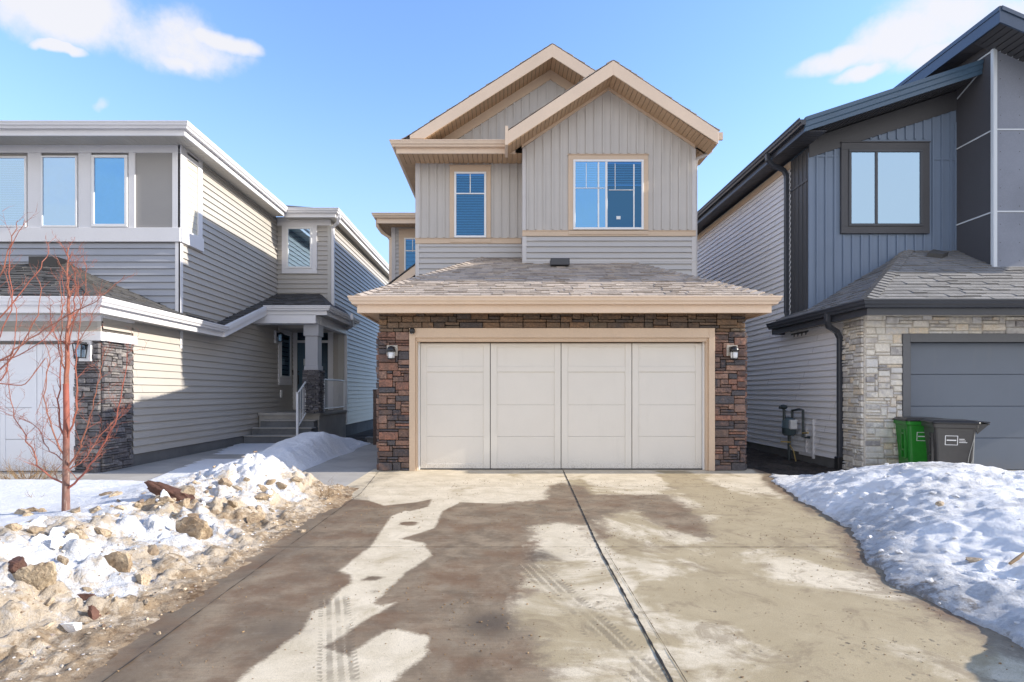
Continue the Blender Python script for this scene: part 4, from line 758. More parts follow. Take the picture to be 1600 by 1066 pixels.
b = MB(); F2.box(b, X0+.02, -5.04, F2z(353), F2z(340), 0, .05); b.build('frieze', M['white'], lh)
window(F2, lh, F2x(449), F2x(488), F2z(420), F2z(356), fw=.05, casing='white', cw=.15, gl='glass_hi', depth=.07)
for pts, nm in (([(-4.72, 16.62, ZL-.1), (-4.72, 16.62, ZL-.2), (-4.80, 16.72, ZL-.34), (-4.99, 16.88, ZL-.42), (-4.99, 16.9, ZL-.55), (-4.99, 16.9, 3.75)], 0), ([(-4.45, 17.0, 3.64), (-4.45, 17.0, 3.5), (-4.6, 17.6, 3.36), (-4.97, 18.2, 3.30), (-4.97, 18.24, 3.1), (-4.97, 18.24, .3)], 1)):
    b = MB(); b.rect_tube(pts, .08, .08); b.build('downspout', M['white'], lh, .004)
# garage front
DZ = 2.13; xa = (158-783)/94; b = MB(); stonework(b, FLG, -7.07, X0+.0, -.03, 2.16, 31, .045, (3, 8), (1, 1, 2, 2), (.03, .07)); stonework(b, Face('R', X0), 9.47, 10.22, -.03, 2.14, 32, .045, (3, 8), (1, 1, 2, 2), (.03, .07)); b.build('stone_pier', M['st_left'], lh, .005)
c = MB(); c.box(-7.06, X0-.005, 9.475, 10.24, -.1, 2.6); c.box(-13.5, -7.06, 9.475, 9.6, 2.2, 2.6); c.build('garage_core', M['mortar'], lh)
b = MB(); FLG.box(b, -13.4, X0+.07, 2.15, 2.30, 0, .10); Face('R', X0).box(b, 9.47, 10.26, 2.15, 2.30, 0, .10); FLG.box(b, -13.4, X0+.03, 2.48, 2.62, 0, .05); Face('R', X0).box(b, 9.47, 10.26, 2.54, 2.64, 0, .05); FLG.box(b, -7.14, -7.06, 0, 2.15, -.05, .03); b.build('garage_trim', M['white'], lh, .005)
b = MB(); FLG.lap(b, -13.4, X0-.05, 2.30, 2.48, .09); FLG.box(b, X0-.05, X0+.01, 2.30, 2.48, 0, .022); b.build('garage_siding', M['lap_left'], lh)
gdl = MB(); FDL = Face('F', 9.56)
for i in range(9):
    a1 = -7.14-i*.62; a0 = a1-.62
    for k in range(4): FDL.box(gdl, a0+.004, a1-.004, -.02+k*.53+.003, -.02+(k+1)*.53-.003, 0, .03)
    for z0, z1 in ((-.015, .1), (1.5, 1.6), (2.0, 2.1)): FDL.box(gdl, a0+.09, a1-.09, z0, z1, .03, .04)
    FDL.box(gdl, a0+.004, a0+.09, -.017, 2.1, .03, .041); FDL.box(gdl, a1-.09, a1-.004, -.017, 2.1, .03, .041)
gdl.build('garage_door', M['door_left'], lh, .003)
wall_lamp(FLG, lh, -6.86, 2.00, 'lantern', .07)
# garage roof (hip) and the porch roof
GZ = 2.79; k1, k2 = .41, .43; ex, ey = -6.3, 8.95
b = MB(); deck(b, [(-14, ey, GZ), (ex, ey, GZ), (ex-2.72, ey+2.88, GZ+2.88*k1), (-14, ey+2.88, GZ+2.88*k1)]); deck(b, [(ex, ey, GZ), (ex, 13.0, GZ), (ex-.4, 13.0, GZ+.17), (ex-2.72, 11.84, GZ+2.88*k1)])
deck(b, [(ex, 12.9, GZ), (X0, 12.9, GZ), (X0, 16.9, 4.25), (ex, 16.9, 4.25)]) if False else None
kp = .36; zp = lambda y: GZ+kp*(y-12.95)
deck(b, [(ex, 12.95, GZ), (X0-.02, 12.95, GZ), (X0-.02, 16.95, zp(16.95)), (ex, 16.95, zp(16.95))]); deck(b, [(ex-.01, 15.2, zp(15.2)), (-4.65, 15.2, zp(15.2)), (-5.35, 16.95, zp(16.95)), (ex-.01, 16.95, zp(16.95))]); deck(b, [(-4.65, 15.2, zp(15.2)), (-4.65, 18.3, zp(15.2)), (-5.35, 18.3, zp(16.95)), (-5.35, 16.95, zp(16.95))])
gr = b.build('garage_roof', M['deck'], lh); sh = MB(); c1 = math.sqrt(1+k1*k1); c2_ = math.sqrt(1+k2*k2); rt = 2.72/2.88
shingles(sh, (0, ey, GZ), (1, 0, 0), (0, 1, k1), 2.86*c1, lambda s: -10.2, lambda s: ex-rt*max(s, 0)/c1, 33); shingles(sh, (ex, 0, GZ), (0, 1, 0), (-1, 0, k2), 2.7*c2_, lambda s: ey+max(s, 0)/c2_/rt, lambda s: 13.-.1*s if s < .35 else 11.84, 34)
cp = math.sqrt(1+kp*kp); shingles(sh, (0, 12.95, GZ+.0), (1, 0, 0), (0, 1, kp), 2.3*cp, lambda s: X0, lambda s: ex+.01, 35); shingles(sh, (0, 15.2, zp(15.2)), (1, 0, 0), (0, 1, kp), 1.72*cp, lambda s: X0, lambda s: -4.65-.4*max(s, 0), 36)
hipcaps(sh, (ex, ey, GZ+.01), (ex-2.72, ey+2.88, GZ+2.88*k1+.01)); sh.build('shingles', M['sh_left'], gr)
fl = MB(); fl.box(-9.5, -8.95, 11.45, 11.78, GZ+2.5*k1, GZ+2.88*k1+.06); fl.build('roof_vent', M['black'], gr)
b = MB(); profile(b, GUT, (-14, ey, GZ), (ex, ey, GZ), (0, -1, 0), 0, 1); profile(b, GUT, (ex, ey, GZ), (ex, 12.95, GZ), (1, 0, 0), 1, 0)
zpp = zp(15.2); profile(b, GUT, (ex, 15.2, zpp), (-4.65, 15.2, zpp), (0, -1, 0), 0, 1); profile(b, GUT, (-4.65, 15.2, zpp), (-4.65, 18.3, zpp), (1, 0, 0), 1, 0)
b.prism([(ex, 12.9, GZ+.01), (ex, 15.2, zpp+.01), (ex, 15.2, zpp-.24), (ex, 12.9, GZ-.24)], (.05, 0, 0)); b.prism([(ex+.05, 12.9, GZ), (ex+.05, 15.15, zpp), (ex+.05, 15.15, zpp-.1), (ex+.05, 12.9, GZ-.1)], (.04, 0, 0))
b.box(-14, ex, ey, ey+.03, GZ-.24, GZ-.02); b.box(ex-.03, ex, ey+.03, 12.95, GZ-.24, GZ-.02); b.box(ex, -4.65, 15.2, 15.23, zpp-.24, zpp-.02); b.box(-4.68, -4.65, 15.23, 18.3, zpp-.24, zpp-.02); b.build('garage_gutter', M['white'], lh)
b = MB(); soffit_front(b, -13.9, ex-.03, ey+.03, 9.5, GZ-.215, .11); soffit_side(b, X0-.02, ex-.03, 9.5, 12.95, GZ-.215, .11); b.prism([(X0, 12.95, GZ-.215), (ex, 12.95, GZ-.215), (ex, 15.23, zpp-.215), (X0, 15.23, zpp-.215)], (0, 0, .01)); soffit_front(b, X0+.02, -4.68, 15.23, 18.22, zpp-.22, .11); b.build('garage_soffit', M['soffit_white'], lh)
# porch
b = MB(); b.box(X0+.03, -4.95, 15.2, 15.6, zpp-.46, zpp-.225); b.box(-5.12, -4.93, 15.6, 18.2, zpp-.46, zpp-.225); b.build('porch_beam', M['white'], lh, .005)
b = MB(); b.box(-5.30, -4.96, 15.4, 15.75, 1.93, 2.9); b.box(-5.335, -4.925, 15.365, 15.785, 2.82, zpp-.46); b.box(-5.325, -4.935, 15.375, 15.775, 1.9, 2.02); po = b.build('porch_post', paint('grey_post', (.36, .36, .38), .5), lh, .006)
b = MB(); Fp = Face('F', 15.40); stonework(b, Fp, -5.36, -4.92, .74, 1.9, 41, .036, (3, 7), (1, 1, 1, 2), (.04, .08)); stonework(b, Face('R', -4.96), 15.36, 15.8, .74, 1.9, 42, .036, (3, 7), (1, 1, 1, 2), (.04, .08)); b.box(-5.36, -4.96, 15.40, 15.8, .74, 1.9); b.build('post_stone', M['st_left'], po, .005)
b = MB(); b.box(X0+.03, -4.93, 15.5, 18.2, .66, .74); b.box(X0+.05, -4.96, 15.53, 18.2, -.15, .66); po = b.build('porch_slab', M['concrete'], lh, .006)
b = MB()
for i in range(4):
    zt = .74-.185*i; y1 = 15.5-.28*(i-1)-.28 if i else 15.5
    if i == 0: continue
    b.box(X0+.02+.10*(3-i), -5.02+.02*i, 15.5-.28*i, 15.52, zt-.185-.03, zt-.03)
b.build('step_riser', M['concrete_agg'], lh, .004)
b = MB()
for i in range(1, 4):
    zt = .74-.185*i; b.box(X0+.02+.10*(3-i), -4.99+.02*i, 15.5-.28*i-.03, 15.5-.28*(i-1), zt-.03, zt)
b.build('step_tread', M['concrete'], lh, .006)
def rail(path_b, path_t, n, parent, name):
    b = MB(); P0, P1 = Vector(path_b[0]), Vector(path_b[1]); T0, T1 = Vector(path_t[0]), Vector(path_t[1])
    b.tube([T0, T1], .024, 6); b.tube([P0, P1], .018, 6)
    for i in range(1, n): f = i/n; b.tube([P0.lerp(P1, f), T0.lerp(T1, f)], .009, 5)
    return b
ro = MB(); ro.box(-5.30, -5.25, 14.72, 14.77, .0, 1.28); ro.box(-5.30, -5.25, 15.58, 15.63, .74, 1.72); ro.box(-5.31, -5.24, 14.71, 14.78, 1.28, 1.30); b = rail(((-5.275, 14.75, .38), (-5.275, 15.6, .86)), ((-5.275, 14.75, 1.26), (-5.275, 15.6, 1.70)), 7, 0, 0); ro.add(b.v, b.f); ro.build('stair_railing', M['white_hi'], lh)
ro = MB(); ro.box(-4.99, -4.94, 15.9, 15.95, .74, 1.68); ro.box(-4.99, -4.94, 18.0, 18.05, .74, 1.68); b = rail(((-4.965, 15.92, .84), (-4.965, 18.03, .84)), ((-4.965, 15.92, 1.66), (-4.965, 18.03, 1.66)), 18, 0, 0); ro.add(b.v, b.f); ro.build('porch_railing', M['white_hi'], lh)
F3 = Face('F', 18.2); gx = lambda x: (x-783)*18.2/890; gz = lambda y: H((613-y)*18.2/890)
b = MB(); F3.lap(b, gx(521), -5.2, .74, 3.35, .14); b.build('entry_siding', M['lap_left'], lh)
b = MB(); F3.box(b, gx(458), gx(465), .74, gz(511), 0, .05); F3.box(b, gx(513), gx(521), .74, gz(511), 0, .05); F3.box(b, gx(465), gx(513), gz(519), gz(511), 0, .05); F3.box(b, gx(465), gx(513), gz(536), gz(532), 0, .045); F3.box(b, gx(495), gx(498), .74, gz(519), 0, .04); F3.box(b, gx(452), gx(526), gz(511), gz(507), 0, .055); df = b.build('door_frame', M['white'], lh, .004)
b = MB(); F3.box(b, gx(465), gx(495), .76, gz(536), 0, .025); F3.box(b, gx(468), gx(492), .9, 1.4, .025, .033); F3.box(b, gx(468), gx(478), 1.55, 2.5, .025, .033); F3.box(b, gx(482), gx(492), 1.55, 2.5, .025, .033); do = b.build('front_door', M['tealdoor'], lh, .004)
b = MB(); F3.box(b, gx(466.5), gx(467.5), 1.55, 1.85, .03, .07); b.lathe([(.001, .03), (.025, .02), (.025, -.02), (.001, -.03)], F3.pt(gx(467), 1.95, .05), 10); b.build('handle', M['black'], do)
b = MB(); F3.box(b, gx(465), gx(513), gz(532), gz(519), 0, .012); F3.box(b, gx(498), gx(513), .8, gz(536), 0, .012); b.build('transom_pane', M['glass_dk'], df); b = MB(); F3.box(b, gx(465), gx(513), .76, gz(519), -.01, .004); b.build('entry_dark', M['dark_inside'], df)
b = MB(); F3.box(b, gx(475), gx(484), gz(571), gz(561), .035, .04); b.build('notice', M['lampglass'], do)
window(FLS, lh, 17.05, 17.85, 1.75, 3.1, fw=.05, casing='white', cw=.1, gl='glass_dk', depth=.07)
b = MB(); FLS.box(b, 16.95, 17.95, 1.52, 1.65, .01, .06); FLS.box(b, 16.8, 16.95, 1.17, 1.38, .015, .045) if False else None; b.build('window_apron', M['white'], lh)
b = MB(); FLS.box(b, 17.08, 17.2, 1.14, 1.36, .01, .05); b.build('outlet_cover', M['white_hi'], lh, .01)
wall_lamp(FLS, lh, 16.75, 2.93, 'lantern', .05)
b = MB(); FLS.box(b, 18.1, 18.2, 1.85, 2.0, .0, .03); b.build('doorbell', M['black'], lh)
# ================================================================== RIGHT HOUSE
rh = thing('house', 'modern house with slate blue vertical boards, pale stone garage front and charcoal eaves', 'house', (9, 12.5, 0))
XW = 6.04; FRG, FRU, FRS = Face('F', 9.47), Face('F', 11.2), Face('L', XW)
c = MB(); c.box(XW+.02, 13.5, 11.25, 26, -.2, H(4.75)); c.box(XW+.02, 6.7, 9.5, 11.3, -.2, 2.72); c.box(6.7, 13.5, 9.5, 11.3, 2.25, 2.72); c.box(6.7, 13.5, 9.9, 10.0, -.1, 2.3); c.prism([(XW+.02, 11.25, H(4.75)), (9., 11.25, H(4.75)), (9., 11.25, H(5.75))], (0, 14, 0)); c.box(8.97, 13.5, 10.38, 11.3, 2.8, H(6.0)); c.prism([(8.97, 10.38, H(6.0)), (13.5, 10.38, H(4.4)), (8.97, 10.38, H(6.35))], (0, 6, 0))
c.build('wall_core', M['bluebb_side'], rh)
l = MB(); FRS.lap(l, 10.02, 26, .10, 2.55, .115); FRS.lap(l, 11.86, 26, 2.55, H(4.72), .115); l.build('side_siding', M['lap_right'], rh)
l = MB(); FRS.box(l, 11.86, 26, H(4.66), H(4.8), 0, .035); l.build('frieze', M['beige'], rh)
l = MB(); FRS.box(l, 10.0, 26, -.2, .10, -.02, .004); l.build('foundation', M['concrete_dk'], rh)
l = MB(); FRS.box(l, 11.2, 11.86, 2.4, H(4.8), 0, .008); FRS.battens(l, 11.26, 11.86, .15, 2.4, lambda a: H(4.8), o1=.02); FRS.box(l, 11.2, 11.86, H(4.16), H(4.2), 0, .026); l.build('return_boards', M['bluebb_side'], rh)
xR = 8.95; topz = lambda a: H(4.62)+.325*(a-XW)
l = MB(); FRU.poly(l, [(XW, 2.4), (xR, 2.4), (xR, topz(xR)+.3), (XW, topz(XW)+.1)], 0, .008); wz = (6.62, 8.45, H(3.08), H(4.97))
FRU.battens(l, XW+.16, xR, .175, 2.4, lambda a: topz(a), [wz], off=.0); FRU.box(l, XW+.08, 6.62, H(4.62)-.0, H(4.655), 0, .024); FRU.box(l, 8.45, xR-.03, H(4.56), H(4.595), 0, .024); FRU.box(l, XW-.005, XW+.09, 2.4, H(4.7), 0, .022); FRU.box(l, xR-.05, xR, 2.4, H(5.3), 0, .022)
l.build('board_and_batten', M['bluebb'], rh)
l = MB(); FRU.poly(l, [(XW, topz(XW)-.02), (xR, topz(xR)-.02), (xR, topz(xR)+.35), (XW, topz(XW)+.35)], .0, .04); l.build('rake_frieze', M['dark_trim'], rh)
s_ = 890/11.2; gx = lambda x: (x-783)/s_; gz = lambda y: H((613-y)/s_)
window(FRU, rh, gx(1323), gx(1438), gz(355), gz(236), frame='dark', casing='dark_trim', cw=.14, fw=.05, panes=[gx(1366)], gl='glass_hi', depth=.08)
# projecting box with cement panels
FBx, FBs = Face('F', 10.35), Face('L', 8.95); z_ = lambda y, d=10.35: H((613-y)*d/890)
l = MB(); FBs.poly(l, [(10.35, 3.1), (11.25, 3.3), (11.25, H(6.25)), (10.35, H(6.25))], 0, .01); l.build('side_panel', M['panel_dark'], rh)
l = MB(); FBx.poly(l, [(8.95, z_(418)), (13.5, z_(418)), (13.5, H(4.4)), (8.95, H(6.24))], 0, .01); pl_ = l; l = MB()
for r in range(4):
    for q in range(12):
        for cidx in range(6):
            a = 9.03+.03+cidx*1.0+(0 if True else 0); z = z_(418)+.12+.33*q
            if z < H(6.1)-.42*(a-8.95): FBx.box(l, a-.006, a+.006, z-.006, z+.006, .01, .014); FBx.box(l, a+.35-.006, a+.35+.006, z-.006, z+.006, .01, .014)
    break
pl_.build('front_panel', M['panel_light'], rh, extra=(l, M['dark_trim']))

l = MB(); FBx.box(l, 8.93, 8.99, z_(418), H(6.25), .0, .03); FBs.box(l, 10.33, 10.38, z_(418), H(6.25), 0, .03)
for y in (203, 331, 418): FBx.box(l, 8.99, 13.5, z_(y)-.012, z_(y)+.012, 0, .02)
for y in (203, 331): FBs.box(l, 10.38, 11.2, z_(y)-.012, z_(y)+.012, 0, .02)
FBs.poly(l, [(10.35, z_(418)-.01), (11.2, z_(418)+.48), (11.2, z_(418)+.505), (10.35, z_(418)+.02)], .0, .02); FBs.box(l, 10.38, 10.68, H(6.2), H(6.225), 0, .02); FBs.box(l, 10.66, 10.685, H(5.95), H(6.22), 0, .02); FBs.poly(l, [(10.66, H(5.95)), (11.2, H(5.72)), (11.2, H(5.745)), (10.66, H(5.975))], 0, .02)
FBx.poly(l, [(8.95, H(6.22)), (13.5, H(6.22)-1.95), (13.5, H(6.245)-1.95), (8.95, H(6.245))], 0, .02); l.build('reglet', M['reglet'], rh)
l = MB(); FBx.poly(l, [(8.93, H(6.25)), (13.5, H(6.25)-1.95), (13.5, H(6.55)-1.95), (8.93, H(6.55))], 0, .03); FBs.box(l, 10.32, 14, H(6.24), H(6.5), 0, .03); l.build('box_frieze', M['dark_trim'], rh)
# box roof: high at left, falling to the right
bx, by = 8.60, 9.82; kb = .43; ZB = H(6.62)
l = MB(); deck(l, [(bx, by, ZB), (13.8, by, ZB-kb*5.2), (13.8, 17, ZB-kb*5.2), (bx, 17, ZB)], .06); l.box(bx-.02, bx+.03, by-.02, by+.03, ZB-.1, ZB+.03); br = l.build('box_roof', M['dark'], rh)
l = MB(); l.prism([(bx, by, ZB), (13.8, by, ZB-kb*5.2), (13.8, by, ZB-kb*5.2-.26), (bx, by, ZB-.26)], (0, -.03, 0)); l.prism([(bx, by-.03, ZB+.02), (13.8, by-.03, ZB+.02-kb*5.2), (13.8, by-.03, ZB-.05-kb*5.2), (bx, by-.03, ZB-.05)], (0, -.02, 0)); l.box(bx-.03, bx, by-.03, 17, ZB-.26, ZB); l.box(bx-.045, bx-.03, by-.03, 17, ZB-.06, ZB+.015); l.build('fascia', paint('blue_black_fascia', (.055, .085, .14), .3, .1), br)
l = MB(); y = by
x = bx+.02
while x < 9.4: l.prism([(x, by, ZB-.25-kb*(x-bx)), (x+.09, by, ZB-.25-kb*(x+.09-bx)), (x+.09, 10.4, ZB-.25-kb*(x+.09-bx)), (x, 10.4, ZB-.25-kb*(x-bx))], (0, 0, .01)); x += .11
while x < 13.5: l.prism([(x, by, ZB-.25-kb*(x-bx)), (x+.09, by, ZB-.25-kb*(x+.09-bx)), (x+.09, 10.4, ZB-.25-kb*(x+.09-bx)), (x, 10.4, ZB-.25-kb*(x-bx))], (0, 0, .01)); x += .11
soffit_side(l, bx, 8.94, 10.4, 16, ZB-.255, .3); l.build('soffit', M['dark_trim'], br)
# main roof: rises to the right
me_, my = 5.64, 10.6; ZM = H(5.08); km = .325
l = MB(); deck(l, [(me_, my, ZM), (8.93, my, ZM+km*3.29), (8.93, 26, ZM+km*3.29), (me_, 26, ZM)], .05); deck(l, [(8.93, 11.3, ZM+km*3.29), (11.5, 11.3, ZM+km*5.9), (11.5, 26, ZM+km*5.9), (8.93, 26, ZM+km*3.29)], .05) if False else None; mr = l.build('main_roof', M['dark'], rh)
l = MB(); pr = [(0, .02), (.06, .02), (.06, -.05), (.045, -.07), (.045, -.15), (.03, -.17), (.03, -.24), (0, -.24)]
P0, P1 = Vector((me_-.0, my, ZM)), Vector((8.93, my, ZM+km*3.29)); A = [P0+Vector((0, -o, z)) for o, z in pr]; B = [P1+Vector((0, -o, z)) for o, z in pr]; n = len(pr); l.add(A+B, [tuple(range(n)), tuple(range(n, 2*n))[::-1]]+[(i, n+i, n+(i+1) % n, (i+1) % n) for i in range(n)]); l.build('rake_fascia', paint('steel_blue_fascia', (.06, .11, .17), .28, .1), mr)
l = MB(); profile(l, GUT, (me_, my-.06, ZM), (me_, 26, ZM), (-1, 0, 0)); l.box(me_, me_+.03, my, 26, ZM-.24, ZM-.02); l.build('eave_gutter', M['dark'], rh)
l = MB(); soffit_side(l, me_+.03, XW+.02, my+.0, 26, ZM-.22, .11); x = me_+.1
while x < 8.9: l.prism([(x, my, ZM-.22+km*(x-me_)), (x+.095, my, ZM-.22+km*(x+.095-me_)), (x+.095, 11.22, ZM-.22+km*(x+.095-me_)), (x, 11.22, ZM-.22+km*(x-me_))], (0, 0, .01)); x += .11
l.build('soffit', M['dark_trim'], rh)
# garage front
l = MB(); gX = lambda x: (x-783)/94
stonework(l, FRG, XW, 6.65, -.05, 2.26, 51, .05, (3, 7), (1, 1, 2, 2, 3), (.03, .055), .012); stonework(l, FRG, XW, 12.5, 2.26, 2.61, 52, .055, (3, 8), (1, 1, 2, 2), (.03, .055), .012); stonework(l, Face('L', XW), 9.47, 10.02, -.05, 2.61, 53, .05, (2, 6), (1, 1, 2, 2), (.03, .055), .012); l.build('stone_wall', M['st_right'], rh, .007)
l = MB(); l.box(XW-.012, 6.66, 9.455, 10.02, -.1, 2.6); l.box(6.65, 12.5, 9.455, 9.5, 2.25, 2.6); l.build('stone_backing', M['mortar_pale'], rh)
l = MB(); FRG.box(l, 6.65, 6.77, -.01, 2.27, 0, .05); FRG.box(l, 6.77, 12.5, 2.13, 2.27, 0, .048); FRG.box(l, 6.77, 6.80, 0, 2.13, -.12, .02); l.build('garage_trim', paint('grey_trim', (.12, .125, .135), .5), rh, .004)
l = MB(); Fd = Face('F', 9.60)
for k in range(4): Fd.box(l, 6.79, 12.3, -.005+k*.535+.002, -.005+(k+1)*.535-.003, 0, .03)
l.build('garage_door', M['door_right'], rh, .006)
# garage roof
g0, gy, GZR = 5.75, 8.95, H(1.45); kf, ks = .585, .60; rt = kf/ks
l = MB(); deck(l, [(g0, gy, GZR), (13, gy, GZR), (13, 11.3, GZR+kf*2.35), (g0+rt*2.35, 11.3, GZR+kf*2.35)]); deck(l, [(g0, gy, GZR), (g0+rt*2.35, 11.3, GZR+kf*2.35), (XW+.0, 11.3, GZR+.17), (XW+.0, 12.1, GZR+.17), (g0, 12.1, GZR)]); gr = l.build('garage_roof', M['deck'], rh)
sh = MB(); cf = math.sqrt(1+kf*kf); c3 = math.sqrt(1+ks*ks); shingles(sh, (0, gy-.02, GZR), (1, 0, 0), (0, 1, kf), 2.33*cf, lambda s: g0+rt*max(s, 0)/cf, lambda s: 12.6, 61); shingles(sh, (g0, 0, GZR), (0, 1, 0), (1, 0, ks), 2.25*c3, lambda s: gy+max(s, 0)/c3/rt, lambda s: 12.1 if s < .34 else 11.25, 62)
hipcaps(sh, (g0, gy, GZR+.01), (g0+rt*2.35, 11.3, GZR+kf*2.35+.01)); sh.build('shingles', M['sh_right'], gr)
l = MB(); vp = Vector((8.3, 10.95, GZR+kf*2.0)); l.prism([vp+Vector((-.2, -.1, -.04)), vp+Vector((.0, -.22, -.1)), vp+Vector((.22, -.08, -.02)), vp+Vector((.02, .04, .06))], (0, -.03, .07)); l.build('roof_vent', M['sh_left'], gr)
l = MB(); profile(l, GUT, (g0, gy, GZR), (13, gy, GZR), (0, -1, 0), 1, 0); profile(l, GUT, (g0, gy, GZR), (g0, 12.1, GZR), (-1, 0, 0), 1, 0); l.box(g0, 13, gy, gy+.03, GZR-.235, GZR-.02); l.box(g0, g0+.03, gy+.03, 12.1, GZR-.235, GZR-.02); l.box(g0, XW, 12.07, 12.1, GZR-.235, GZR+.0); l.build('garage_gutter', M['dark'], rh)
l = MB(); soffit_front(l, g0+.03, 13, gy+.03, 9.48, GZR-.19, .11); soffit_side(l, g0+.03, XW, 9.48, 12.1, GZR-.19, .11); l.build('garage_soffit', M['soffit_white'], rh)
l = MB(); l.lathe([(.055, 0), (.06, -.012), (.045, -.016)], (6.42, 9.22, GZR-.19), 14); l.build('soffit_light', paint('lamp_lens', (.8, .78, .7), .3), rh)
for pts in ([(5.68, 9.9, GZR-.08), (5.68, 9.92, GZR-.2), (5.74, 9.98, GZR-.30), (5.92, 10.05, GZR-.38), (5.985, 10.06, GZR-.5), (5.985, 10.06, .0), ], [(5.56, 11.9, ZM-.1), (5.57, 11.9, ZM-.22), (5.7, 11.92, ZM-.34), (5.92, 11.94, ZM-.42), (5.985, 11.94, ZM-.55), (5.985, 11.94, 2.98), (5.985, 11.9, 2.86), (5.98, 11.6, 2.84)]):
    l = MB(); l.rect_tube(pts, .085, .085, (0, 1, 0)); l.build('downspout', M['dark'], rh, .01)
l = MB(); l.box(5.92, 6.04, 10.0, 10.13, -.12, .16); l.build('drain_boot', M['black'], rh, .01)
l = MB(); FRS.box(l, 10.95, 10.98, .02, .78, .0, .05); FRS.box(l, 10.98, 11.5, .05, .12, .0, .03); FRS.box(l, 11.22, 11.25, .12, .6, .0, .04); l.build('service_trim', M['white'], rh)
# gas meter on the side wall
mx, my_ = 5.84, 11.55; l = MB(); cc = (mx, my_, .62)
l.lathe([(.001, -.2), (.09, -.195), (.125, -.16), (.135, -.05), (.14, -.045), (.14, -.03), (.135, -.025), (.13, .1), (.1, .155), (.001, .17)], cc, 18); gm = l.build('gas_meter', M['metergrey'], rh, smooth=True)
l = MB(); l.box(mx-.07, mx+.07, my_-.2, my_-.12, .56, .75); l.build('meter_dial', M['lampglass'], gm, .01)
l = MB(); l.tube([(mx-.1, my_, .74), (mx-.1, my_, .93), (mx-.12, my_, .98), (mx-.2, my_, .99)], .03, 8); l.lathe([(.001, .05), (.05, .04), (.075, 0), (.05, -.04), (.001, -.05)], (mx-.11, my_, 1.0), 12); l.tube([(mx+.06, my_, .74), (mx+.06, my_, .93), (mx+.06, my_-.25, .96), (mx+.06, my_-.42, .95), (mx+.06, my_-.42, .42), (mx+.18, my_-.44, .42)], .026, 8); l.tube([(mx, my_, .43), (mx, my_, -.12)], .032, 8); l.build('meter_pipe', M['pipe'], gm)
l = MB(); l.tube([(mx-.18, my_-.02, .3), (mx+.02, my_-.02, .29)], .015, 6); l.build('valve', M['brass'], gm); l = MB(); l.tube([(mx+.05, my_-.42, .5), (mx+.05, my_-.62, .52)], .018, 6); l.build('valve', M['brass'], gm); l = MB(); l.tube([(mx, my_, .25), (mx+.02, my_-.14, .12), (mx+.04, my_-.2, -.1)], .011, 6); l.build('ground_wire', M['brass'], gm)
